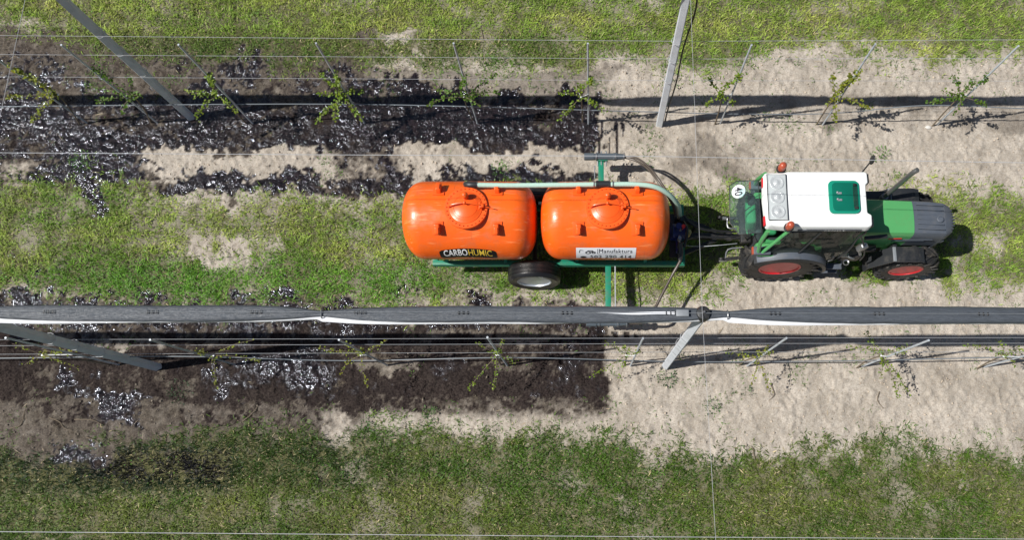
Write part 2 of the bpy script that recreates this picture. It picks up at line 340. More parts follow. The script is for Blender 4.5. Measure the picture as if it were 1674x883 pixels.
    thin = fbm(X, Y, .75, 90, 4); g = g * (1 - .22 * ss(.55, .72, thin)) * ss(1.05, .35, bare + np.maximum(0, n1 * 1.1) + mid * (.22 + n1 * .9)) * (1 - .93 * wet)
    gl = np.where(py < 480, .68, .20) + .9 * n1
    for x0, x1, y0, y1, s in ((150, 235, 638, 690, .8), (75, 118, 605, 642, .8), (60, 175, 735, 762, 1.), (300, 385, 600, 650, .4), (-400, 1000, 486, 545, .55), (860, 990, 560, 660, .25), (410, 560, 590, 640, .35)): gl = gl + s * 1.15 * np.exp(-(((qx + n2 * 60 - (x0 + x1) / 2) / ((x1 - x0) / 1.7)) ** 2 + ((qy + n2 * 50 - (y0 + y1) / 2) / ((y1 - y0) / 1.7)) ** 2))
    return px, py, wet, moist, g, n1, n2, n3, nb, np.clip(gl, 0, 1)

# ------------------------------------------------------------------ ground: one sheet, fine near the work, reaching the horizon
st = 0.024
xs = np.arange(-13.2, 11.2, st); ys = np.arange(-3.2, 11.2, st)
def ext(a, far):
    k = 0.06 * 1.22 ** np.arange(1, 48); k = np.cumsum(k); k = k[k < far]
    return np.concatenate([a[0] - k[::-1], a, a[-1] + k])
gx = ext(xs, 420); gy = ext(ys, 420)
GX, GY = np.meshgrid(gx, gy)
gpx, gpy, WET, MOI, GRS, N1, N2, N3, NB, GLO = fields(GX, GY)
lump = fbm(GX, GY, .09, 200, 3) - .5
clod = np.maximum(0, fbm(GX, GY, .06, 220, 3) - .56)
berm = 0.05 * np.exp(-((GY - YU) / .5) ** 2) + 0.05 * np.exp(-((GY - YL) / .5) ** 2)
bare_k = 1 - GRS
track = soft(gpx, gpy, 420, 970, 248, 264, 30, 5) + soft(gpx, gpy, 300, 410, 402, 434, 12, 6) + soft(gpx, gpy, 1200, 1500, 470, 500, 30, 6) * .7 + soft(gpx, gpy, 1250, 1600, 235, 262, 40, 8) * .6
ridge = np.sin(2 * PI * (GX + GY * .45 + N2 * .06) / .115)
Z = .10 * NB + .035 * N1 + .018 * N2 * (.5 + bare_k) + .030 * lump * (.3 + bare_k) + .10 * clod * bare_k + berm * .0 + .006 * ridge * track * ss(.38, .6, fbm(GX, GY, .5, 230, 3))
Z += .045 * (fbm(GX * .10, GY, .20, 235, 3) - .5) * bare_k
Z += WET * (-.006 + .014 * (fbm(GX, GY, .055, 250, 2) - .5) * 2)
fade = ss(420, 60, np.hypot(GX, GY)); Z = Z * fade
Z -= .05
def gz(x, y):
    i = np.clip(((np.asarray(x) - xs[0]) / st).astype(int), 0, len(xs) - 2); j = np.clip(((np.asarray(y) - ys[0]) / st).astype(int), 0, len(ys) - 2)
    ox = int(np.argmin(abs(gx - xs[0]))); oy = int(np.argmin(abs(gy - ys[0])))
    return Z[j + oy, i + ox]
def gzf(x, y): return float(gz(np.array([x]), np.array([y]))[0])
def field_at(F, x, y):
    i = np.clip(((np.asarray(x) - xs[0]) / st).astype(int), 0, len(xs) - 2); j = np.clip(((np.asarray(y) - ys[0]) / st).astype(int), 0, len(ys) - 2)
    ox = int(np.argmin(abs(gx - xs[0]))); oy = int(np.argmin(abs(gy - ys[0])))
    return F[j + oy, i + ox]
def mesh_np(name, V, loops, sizes, m, attrs=None, smooth=False, origin=None):
    me = bpy.data.meshes.new(name)
    me.vertices.add(len(V)); me.vertices.foreach_set('co', V.astype(np.float32).ravel())
    me.loops.add(len(loops)); me.loops.foreach_set('vertex_index', loops.astype(np.int32))
    me.polygons.add(len(sizes)); starts = np.concatenate([[0], np.cumsum(sizes)[:-1]]).astype(np.int32)
    me.polygons.foreach_set('loop_start', starts)
    if smooth: me.polygons.foreach_set('use_smooth', np.ones(len(sizes), bool))
    me.update(calc_edges=True); me.validate()
    for k, v in (attrs or {}).items():
        if v.ndim == 1: a = me.attributes.new(k, 'FLOAT', 'POINT'); a.data.foreach_set('value', v.astype(np.float32))
        else: a = me.attributes.new(k, 'FLOAT_COLOR', 'POINT'); a.data.foreach_set('color', np.c_[v, np.ones(len(v))].astype(np.float32).ravel())
    me.materials.append(m); o = bpy.data.objects.new(name, me); COL.objects.link(o); ORG[o.name] = Vector(); return o

def ground_mat():
    m, t, p = new_mat('soil'); L = t.links; N = t.nodes
    def attr(n): a = N.new('ShaderNodeAttribute'); a.attribute_name = n; return a.outputs['Fac']
    def noise(s, d=6, r=.6, sc=None):
        n = N.new('ShaderNodeTexNoise'); n.inputs['Scale'].default_value = s; n.inputs['Detail'].default_value = d; n.inputs['Roughness'].default_value = r
        tc = N.new('ShaderNodeTexCoord'); v = tc.outputs['Object']
        if sc: mp = N.new('ShaderNodeMapping'); mp.inputs['Scale'].default_value = sc; L.new(v, mp.inputs[0]); v = mp.outputs[0]
        L.new(v, n.inputs[0]); return n.outputs[0]
    def rng(v, a, b, c=0, d=1): r = N.new('ShaderNodeMapRange'); r.inputs[1].default_value = a; r.inputs[2].default_value = b; r.inputs[3].default_value = c; r.inputs[4].default_value = d; L.new(v, r.inputs[0]); return r.outputs[0]
    def mixc(f, a, b):
        x = N.new('ShaderNodeMix'); x.data_type = 'RGBA'
        if isinstance(f, float): x.inputs[0].default_value = f
        else: L.new(f, x.inputs[0])
        for s, q in ((6, a), (7, b)):
            if isinstance(q, tuple): x.inputs[s].default_value = (*q, 1)
            else: L.new(q, x.inputs[s])
        return x.outputs[2]
    def mth(op, a, b):
        x = N.new('ShaderNodeMath'); x.operation = op
        for s, q in ((0, a), (1, b)):
            if isinstance(q, (int, float)): x.inputs[s].default_value = q
            else: L.new(q, x.inputs[s])
        return x.outputs[0]
    wet, moist, grass = attr('wet'), attr('moist'), attr('grass')
    sand = mixc(rng(noise(1.6, 9, .7), .38, .62), (.35, .312, .262), (.53, .48, .415))
    sand = mixc(rng(noise(34, 8, .75), .44, .66, 0, .8), sand, (.25, .20, .155))
    sand = mixc(rng(noise(75, 4, .65), .55, .7, 0, .75), sand, (.62, .57, .50))
    c = mixc(mth('MULTIPLY', moist, rng(noise(8, 8, .75), .3, .6, .68, 1)), sand, mixc(rng(noise(2.5, 5, .6), .4, .6), mixc(rng(noise(42, 6, .7), .42, .60), (.028, .021, .020), (.088, .070, .056)), mixc(rng(noise(38, 6, .7), .42, .62), (.030, .024, .019), (.108, .088, .066))))
    turf = mixc(rng(noise(30, 5, .7), .38, .62), (.030, .044, .012), (.16, .15, .07))
    c = mixc(mth('MULTIPLY', mth('MULTIPLY', grass, grass), rng(noise(14, 6, .7), .3, .6, .7, 1.)), c, turf)
    # a film of dark liquid, thinner on the crests
    film = rng(noise(34, 5, .65), .40, .66, 1, .82)
    c = mixc(mth('MULTIPLY', wet, film), c, mixc(rng(attr('gloss'), .2, .75), mixc(rng(noise(30, 6, .7), .4, .62), (.014, .010, .010), (.050, .039, .034)), mixc(rng(noise(12, 5, .7), .45, .62), (.0038, .003, .0042), (.019, .012, .014))))
    L.new(c, p.inputs['Base Color'])
    wr = mth('MULTIPLY', rng(wet, .42, .62), rng(mth('ADD', attr('gloss'), mth('SUBTRACT', noise(5, 6, .7), .5)), .42, .56))
    p.inputs['Specular Tint'].default_value = (.80, .86, 1, 1); L.new(rng(wr, 0, 1, .95, .11), p.inputs['Roughness']); L.new(rng(wr, 0, 1, .06, .48), p.inputs['Specular IOR Level'])
    b = N.new('ShaderNodeBump'); b.inputs['Distance'].default_value = .02; b.inputs['Strength'].default_value = .75
    h = mth('ADD', mth('MULTIPLY', noise(46, 7, .7), 1.0), mth('MULTIPLY', noise(130, 3, .6), .3)); L.new(rng(wet, .3, .6, .8, .12), b.inputs['Strength'])
    L.new(h, b.inputs['Height'])
    b2 = N.new('ShaderNodeBump'); b2.inputs['Distance'].default_value = .045; L.new(mth('MULTIPLY', rng(wet, .3, .6), rng(noise(3, 4, .6), .35, .65, .28, .88)), b2.inputs['Strength']); L.new(noise(24, 2.2, .5), b2.inputs['Height']); L.new(b.outputs[0], b2.inputs['Normal'])
    L.new(b2.outputs[0], p.inputs['Normal'])
    return m
ny_, nx_ = GX.shape
idx = np.arange(ny_ * nx_).reshape(ny_, nx_)
q = np.stack([idx[:-1, :-1], idx[:-1, 1:], idx[1:, 1:], idx[1:, :-1]], -1).reshape(-1)
far = ss(14, 40, np.hypot(GX, GY - 3))
ground = mesh_np('ground', np.stack([GX, GY, Z], -1).reshape(-1, 3), q, np.full((ny_ - 1) * (nx_ - 1), 4), ground_mat(),
                 dict(wet=WET.ravel(), moist=MOI.ravel(), gloss=GLO.ravel(), grass=np.maximum(GRS, 0).ravel()), smooth=True)
tag(ground, 'sandy orchard soil, black with wet liquid along both rows', kind='structure')

# ------------------------------------------------------------------ grass, weeds, straw, clods
def rand_pts(n, x0=-12.4, x1=10.2, y0=-2.2, y1=10.2): return RNG.uniform(x0, x1, n), RNG.uniform(y0, y1, n)
def blades(name, x, y, length, width, colr, m, lean=(.5, 1.1), az=None):
    n = len(x); z = gz(x, y)
    az = RNG.uniform(0, 2 * PI, n) if az is None else az
    ln = RNG.uniform(lean[0], lean[1], n)
    d = np.stack([np.cos(az) * np.sin(ln), np.sin(az) * np.sin(ln), np.cos(ln)], -1); s = np.stack([-np.sin(az), np.cos(az), np.zeros(n)], -1)
    b = np.stack([x, y, z - .006], -1); L_ = length[:, None]; w_ = width[:, None]
    mid = b + d * L_ * .55; tip = b + d * L_ * 1.0; tip[:, 2] -= length * .25 * np.sin(ln); tip[:, :2] += d[:, :2] * L_ * .12
    tip[:, 2] = np.maximum(tip[:, 2], z + .004)
    V = np.stack([b - s * w_ * .4, b + s * w_ * .4, mid + s * w_ * .5, mid - s * w_ * .5, tip], 1).reshape(-1, 3)
    k = np.arange(n)[:, None] * 5
    lo = np.concatenate([k + [0, 1, 2, 3], k + [3, 2, 4]], 1).ravel(); sz = np.tile([4, 3], n)
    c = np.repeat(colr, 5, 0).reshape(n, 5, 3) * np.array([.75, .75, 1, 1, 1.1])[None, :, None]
    return mesh_np(name, V, lo, sz, m, dict(col=c.reshape(-1, 3)))
GM = vcol_mat('grass_blades', .5, .28)
def grass_cols(x, y, n1, nb):
    px, py = topx(x, y); n = len(x); r = RNG.random(n)
    lush = np.array([.140, .280, .028]); yel = np.array([.44, .49, .105]); dry = np.array([.56, .47, .26]); dark = np.array([.045, .105, .014]); bright = np.array([.145, .33, .032])
    big = fbm(x, y, .8, 300, 4)
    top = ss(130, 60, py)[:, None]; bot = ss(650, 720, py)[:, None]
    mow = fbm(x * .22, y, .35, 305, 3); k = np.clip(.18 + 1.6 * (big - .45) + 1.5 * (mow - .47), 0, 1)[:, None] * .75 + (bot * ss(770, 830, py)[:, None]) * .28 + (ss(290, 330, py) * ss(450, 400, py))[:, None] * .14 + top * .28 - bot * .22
    k = np.clip(k, 0, 1); c = lush * (1 - k) + yel * k
    br = (soft(px, py, 180, 700, 430, 500, 80, 20) * .9 + soft(px, py, 0, 300, 440, 500, 60, 20) * .4)[:, None]; c = c * (1 - br) + bright * br
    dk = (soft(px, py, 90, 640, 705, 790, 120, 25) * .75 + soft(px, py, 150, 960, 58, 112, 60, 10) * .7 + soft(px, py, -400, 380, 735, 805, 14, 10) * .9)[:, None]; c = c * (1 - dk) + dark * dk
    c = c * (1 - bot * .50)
    isdry = (r < .03 + .09 * k[:, 0])[:, None]; c = np.where(isdry, dry * RNG.uniform(.55, 1, (n, 1)), c)
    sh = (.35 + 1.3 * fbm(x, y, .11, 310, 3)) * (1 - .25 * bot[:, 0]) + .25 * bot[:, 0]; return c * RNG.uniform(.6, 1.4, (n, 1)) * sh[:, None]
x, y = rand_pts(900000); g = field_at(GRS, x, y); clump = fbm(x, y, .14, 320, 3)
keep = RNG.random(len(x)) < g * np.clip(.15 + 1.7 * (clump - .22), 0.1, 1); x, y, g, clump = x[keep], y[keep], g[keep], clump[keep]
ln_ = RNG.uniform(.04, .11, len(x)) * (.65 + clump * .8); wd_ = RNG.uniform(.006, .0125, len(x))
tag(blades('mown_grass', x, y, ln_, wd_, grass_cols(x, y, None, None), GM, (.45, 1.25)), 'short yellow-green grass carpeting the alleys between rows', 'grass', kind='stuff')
# sparse sprouts on the bare soil
x, y = rand_pts(150000); g = field_at(GRS, x, y); wv = field_at(WET, x, y); cl = fbm(x, y, .30, 340, 4); cb = fbm(x, y, 1.1, 345, 2)
keep = (g < .5) & (wv < .3) & (RNG.random(len(x)) < ss(.53, .70, cl)) & (cb > .44); x, y = x[keep] + RNG.normal(0, .03, keep.sum()), y[keep] + RNG.normal(0, .03, keep.sum())
c = np.tile([.10, .20, .035], (len(x), 1)) * RNG.uniform(.5, 1.5, (len(x), 1))
tag(blades('sparse_sprouts', x, y, RNG.uniform(.03, .08, len(x)), RNG.uniform(.006, .012, len(x)), c, GM, (.5, 1.2)), 'sparse green sprouts scattered over the bare sandy soil', 'sprouts', kind='stuff')
# broad leaved weeds in the lush band
x, y = rand_pts(300000); px, py = topx(x, y); g = field_at(GRS, x, y); cl = fbm(x, y, .35, 360, 3)
pw = soft(px, py, 170, 760, 425, 500, 60, 15) * .75 + soft(px, py, -300, 200, 440, 500, 60, 15) * .25 + soft(px, py, 420, 1100, 700, 790, 60, 20) * .12 + .05 + soft(px, py, -300, 620, 280, 340, 60, 15) * .12
keep = (RNG.random(len(x)) < pw * g * ss(.40, .56, cl)); x, y = x[keep], y[keep]
def leaves(name, P, az, tilt, L_, W_, colr, m):
    n = len(P); ca, sa = np.cos(az), np.sin(az); d = np.stack([ca * np.cos(tilt), sa * np.cos(tilt), np.sin(tilt)], -1); s = np.stack([-sa, ca, RNG.normal(0, .35, n)], -1)
    s /= np.linalg.norm(s, axis=1)[:, None]; l = L_[:, None]; wq = W_[:, None]; up = np.cross(d, s)
    V = np.stack([P, P + d * l * .35 + s * wq * .5 + up * wq * .10, P + d * l * .75 + s * wq * .38 + up * wq * .05, P + d * l - up * wq * .15, P + d * l * .75 - s * wq * .38 + up * wq * .05, P + d * l * .35 - s * wq * .5 + up * wq * .10, P + d * l * .5 - up * wq * .12], 1).reshape(-1, 3)
    k = np.arange(n)[:, None] * 7
    lo = np.concatenate([k + [0, 1, 6], k + [1, 2, 6], k + [2, 3, 6], k + [3, 4, 6], k + [4, 5, 6], k + [5, 0, 6]], 1).ravel()
    return mesh_np(name, V, lo, np.full(n * 6, 3), m, dict(col=np.repeat(colr, 7, 0)))
n = len(x); c = np.array([.105, .245, .03]) * RNG.uniform(.55, 1.4, (n, 1)) * (1 - .3 * ss(600, 700, topx(x, y)[1]))[:, None]
tag(leaves('broadleaf_weeds', np.stack([x, y, gz(x, y) + RNG.uniform(.02, .06, n)], -1), RNG.uniform(0, 2 * PI, n), RNG.uniform(-.2, .7, n), RNG.uniform(.02, .045, n), RNG.uniform(.012, .024, n), c, vcol_mat('weed_leaves', .45, .25)),
    'bright green broadleaved weeds thick along the near edge of the middle alley', 'weeds', kind='stuff')
# straw
x, y = rand_pts(9000); g = field_at(GRS, x, y); wv = field_at(WET, x, y); keep = (RNG.random(len(x)) < np.where(g > .4, .34, .22)) & (wv < .2); x, y = x[keep], y[keep]; n = len(x)
c = np.array([.58, .47, .30]) * RNG.uniform(.45, 1.15, (n, 1))
so_ = blades('dry_straw', x, y, RNG.uniform(.04, .20, n) * RNG.uniform(.4, 1, n), RNG.uniform(.004, .009, n), c, GM, (1.35, 1.5))
tag(so_, 'dry pale straw stalks scattered over grass and soil', 'straw', kind='stuff')
# clods and stones
x, y = rand_pts(60000); g = field_at(GRS, x, y); keep = (RNG.random(len(x)) < (1 - g) * .55) & (field_at(WET, x, y) < .35); x, y = x[keep], y[keep]; n = len(x)
ico = bmesh.new(); bmesh.ops.create_icosphere(ico, subdivisions=1, radius=1); iv = np.array([v.co[:] for v in ico.verts]); ifc = np.array([[v.index for v in f.verts] for f in ico.faces]); ico.free()
r = .004 + .013 * RNG.random(n) ** 3.0; V = iv[None] * (r[:, None, None] * RNG.uniform(.6, 1.4, (n, 1, 3))) * RNG.uniform(.75, 1.25, (n, 12, 1)) + np.stack([x, y, gz(x, y) + r * .3], -1)[:, None]
wv = field_at(WET, x, y)[:, None]; mv = field_at(MOI, x, y)[:, None]; c = np.array([.50, .42, .33]) * RNG.uniform(.6, 1.15, (n, 1)); c = c * (1 - mv * .6); c = c * (1 - wv) + np.array([.012, .01, .011]) * wv
fc = (ifc[None] + (np.arange(n) * 12)[:, None, None]).ravel()
tag(mesh_np('soil_crumbs', V.reshape(-1, 3), fc, np.full(n * 20, 3), vcol_mat('crumbs', .8, 0), dict(col=np.repeat(c, 12, 0))), 'crumbs and small clods of soil scattered over the bare strips', 'soil crumbs', kind='stuff')

# ------------------------------------------------------------------ concrete posts
def post_bm(h=3.75):
    b = B(); sec = [(-.062, -.05), (-.05, -.062), (.04, -.045), (.052, -.033), (.052, .033), (.04, .045), (-.05, .062), (-.062, .05)]
    rings = []
    for z in np.linspace(-.3, h, 10):
        s = 1.0 - .06 * max(0, z) / h; rings.append([b.verts.new((px_ * s, py_ * s, z)) for px_, py_ in sec])
    for i in range(9):
        for k in range(8): b.faces.new((rings[i][k], rings[i][(k + 1) % 8], rings[i + 1][(k + 1) % 8], rings[i + 1][k]))
    b.faces.new(rings[-1]); b.faces.new(rings[0][::-1]); return b
def make_post(loc, rz, label):
    t = thing('concrete_post', (0, 0, 0), label, 'post', 'concrete posts carrying the rolled hail nets')
    finish('shaft', post_bm(ZN - .02), 'concrete', t, ang=20)
    b = B(); lathe(b, [(.085, ZN - .12), (.09, ZN - .03), (.075, ZN + .03), (.03, ZN + .045), (0, ZN + .045)], (0, 0, 0), seg=20); finish('post_cap', b, 'black_plastic', t)
    b = B(); cyl(b, (0, 0, ZN + .045), (0, 0, ZN + .075), .018, .012, 12); finish('bolt', b, 'steel', t)
    for zz in (1.37, 1.92, 2.37):
        b = B(); tube(b, [(.075 * math.cos(a), .075 * math.sin(a), zz + .012 * math.sin(a)) for a in np.linspace(0, 2 * PI, 17)], .004, 5); finish('wire_tie', b, 'wire', t)
    t.location = loc; t.rotation_euler = (0, 0, rz); return t
pA = at(1078, 200); pB = at(1088, 597); pC = at(311, 189); pD = at(256, 599)
base_post = make_post(pB, R(150), 'pale sunlit concrete post rising under the near net beside the tractor trailer')
for p, lab, rz in ((pA, 'grey concrete post with black hose beside it in the far row', R(172)), (pC, 'shaded blue-grey concrete post standing in black soil of the far row', R(10)), (pD, 'shaded concrete post leaning out from under left end of the near net', R(20))):
    c_ = copy_tree(base_post); c_.location = p; c_['label'] = lab; c_.rotation_euler = (0, 0, rz)

# ------------------------------------------------------------------ stakes, wires
ST = [  # base px, top px (metal stakes)
    ((139, 200), 'U', 'metal stake leaning at far left edge of the far row'), ((256, 193), 'U', 'metal stake just left of the far shaded concrete post'),
    ((411, 200), 'U', 'metal stake just right of the far shaded concrete post'), ((595, 198), 'U', 'far row metal stake second right of the shaded post'),
    ((780, 198), 'U', 'far row metal stake straight behind the rear orange tank'), ((962, 187), 'U', 'upright metal stake at the end of the black wet soil, behind the front tank'),
    ((1178, 200), 'U', 'metal stake just right of far post with black hose'), ((1347, 198), 'U', 'metal stake standing behind the tractor white roof'), ((1535, 198), 'U', 'metal stake at the far right end of the far row'),
    ((190, 600), 'L', 'metal stake of the near row left of the left concrete post'), ((384, 594), 'L', 'near row metal stake right of the left concrete post'), ((632, 598), 'L', 'near row metal stake below the rear orange tank'),
    ((829, 599), 'L', 'near row metal stake below the trailer wheel'), ((1031, 600), 'L', 'near row metal stake just left of the sunlit concrete post'), ((1222, 602), 'L', 'near row metal stake just right of the sunlit concrete post'),
    ((1411, 602), 'L', 'near row metal stake below the tractor front wheel'), ((1612, 598), 'L', 'near row metal stake at the right edge of the photo')]
b = B(); cyl(b, (0, 0, -.15), (0, 0, 2.27), .0155, .0155, 8)
sm = finish('support_stake', b, 'stake'); stakes = []
for i, ((sx, sy), row, lab) in enumerate(ST):
    p = at(sx, sy); o = sm if i == 0 else sm.copy()
    if i: COL.objects.link(o)
    o.location = (p.x, YU if row == 'U' else YL, 0); tag(o, lab, 'stake', 'metal stakes holding the young plants')
    o.rotation_euler = (random.uniform(-.012, .012), random.uniform(-.012, .012), 0); stakes.append((o.location.copy(), row))
def wire(name, pts, lab, r=.0025, m='wire', cat='wire', group='steel trellis wires', sag=.0, seg=5):
    b = B(); P = [Vector(p) for p in pts]; d0 = (P[0] - P[1]).normalized(); d1 = (P[-1] - P[-2]).normalized()
    P = [P[0] + d0 * 3.2] + P + [P[-1] + d1 * 3.2]
    tube(b, P, r, seg); o = finish(name, b, m, origin=P[0]); tag(o, lab, cat, group); return o
hl = ['highest', 'middle', 'lowest']
for k, (a, c, d) in enumerate(((57.5, 67, 64.5), (88.6, 96, 95), (125, 131.5, 132))):
    p0, p1, p2 = onrow(0, a, YU), onrow(1115 - (8 * k), c, YU), onrow(1674, d, YU)
    wire('trellis_wire', [p0, p1, p2], '%s of the three thin steel wires strung along the far row' % hl[k])
for k, (a, c, d) in enumerate(((555.6, 553, 552.3), (565.5, 562, 561.5), (579.5, 576, 576))):
    p0, p1, p2 = onrow(0, a, YL), onrow(1120 - 8 * k, c, YL), onrow(1674, d, YL)
    wire('trellis_wire', [p0, p1, p2], '%s of the three thin steel wires strung along the near row' % hl[k])
wire('anchor_wire', [at(0, 249.5, 3.72), at(560, 253, 3.72), at(1040, 255, 3.72), at(1674, 266, 3.72)], 'long thin wire crossing just behind the orange tanks and tractor', .0036)
wire('anchor_wire', [at(0, 870, 3.72), at(1090, 878.5, 3.72), at(1674, 882, 3.72)], 'long thin wire along the bottom edge over the near grass', .0036)
wire('cross_wire', [at(28, 60, 3.8), at(0, 190, 3.8)], 'thin cross wire over the far left corner', .003)
wire('cross_wire', [at(1129, 0, 3.8), at(1148, 511, 3.82), at(1170, 883, 3.8)], 'thin cross wire running from the near post top over the trailer drawbar', .0021)
b = B(); P = [onrow(x_, y_, YU) for x_, y_ in ((-250, 176), (0, 174), (560, 170), (1040, 182), (1200, 186), (1362, 185), (1513, 172), (1674, 177), (1850, 180))]
tag(finish('drip_hose', (tube(b, P, .009, 6, smooth=6), b)[1], 'drip', origin=P[0]), 'grey drip hose hanging low along the far row', 'hose', 'low drip irrigation hoses')
b = B(); P = [onrow(x_, y_, YL) for x_, y_ in ((-250, 588), (0, 586), (300, 583), (560, 590), (830, 585), (1040, 590), (1160, 592), (1400, 590), (1674, 584), (1850, 586))]
tag(finish('drip_hose', (tube(b, P, .009, 6, smooth=6), b)[1], 'drip', origin=P[0]), 'grey drip hose hanging low along the near row', 'hose', 'low drip irrigation hoses')
b = B(); P = [(pA.x + .10, pA.y + .02, .02), (pA.x + .10, pA.y, .5), (pA.x + .13, pA.y - .01, 1.3), (pA.x + .12, pA.y, 2.2), (pA.x + .17, pA.y + .02, 3.0), (pA.x + .12, pA.y, 3.5)]
tag(finish('irrigation_hose', (tube(b, P, .013, 8, smooth=6), b)[1], 'black_hose', origin=P[0]), 'black hose climbing the far concrete post behind the drawbar', 'hose')

# ------------------------------------------------------------------ rolled hail nets
def roll(yc, ties, label, x0, x1, name='rolled_net', slit=None):
    t = thing(name, (x0, yc, ZN), label, 'netting', 'rolled hail nets on the post tops')
    b = B(); seg = 18; X = np.arange(x0, x1, .07); rings = []
    def wdt(x_):
        d = min(abs(x_ - q_) for q_ in ties); s = 1 - math.exp(-(d / .42) ** 1.3); return .034 + .064 * s
    for x_ in X:
        wq = wdt(x_) * (1 + .10 * mnoise.noise(Vector((x_ * 1.1, yc, 0))) + .06 * mnoise.noise(Vector((x_ * 4.3, yc, 3)))); ring = []
        yo = .012 * mnoise.noise(Vector((x_ * .7, 5, yc)))
        for k in range(seg):
            a = 2 * PI * k / seg; rr = 1 + .10 * mnoise.noise(Vector((x_ * .8, math.cos(a) * 2.4, math.sin(a) * 2.4 + yc)))
            top = .12 * wq * max(0, math.sin(a)) ** 8
            ring.append(b.verts.new((x_, yc + yo + wq * rr * math.cos(a), ZN - .03 + wq * .62 * rr * math.sin(a) - top)))
        rings.append(ring)
    for i in range(len(X) - 1):
        for k in range(seg): b.faces.new((rings[i][k], rings[i][(k + 1) % seg], rings[i + 1][(k + 1) % seg], rings[i + 1][k]))
    b.faces.new(rings[0]); b.faces.new(rings[-1][::-1]); finish('net_roll', b, 'net', t, ang=60)
    # white film edge showing along the near side, widest near the ties
    b = B(); A = []
    for x_ in X:
        wq = wdt(x_); d = min(abs(x_ - q_) for q_ in ties if True); near = math.exp(-(max(0, (x_ - q0(x_, ties))) / 1.7)) if x_ > q0(x_, ties) else 0
        dr = min([x_ - q_ for q_ in ties if q_ <= x_] or [9]); dl = min([q_ - x_ for q_ in ties if q_ > x_] or [9]); e = .002 + .055 * math.exp(-dr / 1.5) + .022 * math.exp(-dl / .45) + .010 * max(0, mnoise.noise(Vector((x_ * .9, 9, yc))))
        yb = yc - wq * .90
        A.append([b.verts.new((x_, yb + .03, ZN - .055)), b.verts.new((x_, yb - e * .6, ZN - .035)), b.verts.new((x_, yb - e, ZN - .055)), b.verts.new((x_, yb - e * .6, ZN - .075)), b.verts.new((x_, yb + .03, ZN - .07))])
    for i in range(len(X) - 1):
        for k in range(5): b.faces.new((A[i][k], A[i][(k + 1) % 5], A[i + 1][(k + 1) % 5], A[i + 1][k]))
    b.faces.new(A[0]); b.faces.new(A[-1]); finish('white_film_edge', b, 'film', t)
    for q_ in ties:
        if x0 < q_ < x1:
            b = B(); tube(b, [(q_, yc + .052 * math.cos(a), ZN - .03 + .036 * math.sin(a)) for a in np.linspace(0, 2 * PI, 17)], .007, 6); finish('net_tie', b, 'steel', t)
    for k, xc_ in enumerate(np.arange(x0 + .6, x1, 1.17)):
        if min(abs(xc_ - q_) for q_ in ties) < .3: continue
        b = B()
        for dx in (-.05, 0, .05): cyl(b, (xc_ + dx, yc - .018, ZN + .035), (xc_ + dx, yc + .018, ZN + .035), .007, .007, 6)
        cyl(b, (xc_ - .07, yc, ZN + .03), (xc_ + .07, yc, ZN + .03), .005, .005, 6); finish('net_clip', b, 'black_metal', t)
    if slit:
        b = B(); P = [Vector((x_, yc + .004 * math.sin(x_ * 9), ZN + .035 - .012 * math.exp(-((x_ - slit[1]) / .1) ** 2))) for x_ in np.linspace(slit[0], slit[1], 24)]
        for i_ in range(23):
            w0 = .014 * min(1, i_ / 12 + .1); w1 = .014 * min(1, (i_ + 1) / 12 + .1); a, c = P[i_], P[i_ + 1]
            vs = [b.verts.new(v) for v in ((a.x, a.y - w0, a.z), (c.x, c.y - w1, c.z), (c.x, c.y + w1, c.z), (a.x, a.y + w0, a.z), (a.x, a.y - w0, a.z - .01), (c.x, c.y - w1, c.z - .01), (c.x, c.y + w1, c.z - .01), (a.x, a.y + w0, a.z - .01))]
            for f in ((0, 1, 2, 3), (7, 6, 5, 4), (0, 4, 5, 1), (2, 6, 7, 3)): b.faces.new([vs[q_] for q_ in f])
        finish('white_film_slit', b, 'film', t)
        b = B(); box(b, (slit[1] - .06, yc, ZN + .045), (.14, .075, .015), .004); finish('clamp_plate', b, 'galv', t)
    b = B(); tube(b, [(x0 - .3, yc, ZN + .045), (x1 + .3, yc, ZN + .045)], .003, 5); finish('ridge_wire', b, 'galv', t)
def q0(x_, ties): return max([q_ for q_ in ties if q_ <= x_] or [min(ties)])
roll(YL + .0, [-7.0, -2.98, 1.62, 6.9], 'long rolled black net with white film edge running below the orange tanks', -12.5, 10.6, slit=(.12, 1.16))
roll(YU + .0, [-6.9, -2.6, 1.75, 6.3], 'rolled black net hanging over the far row, seen only by its shadow', -12.5, 10.6)

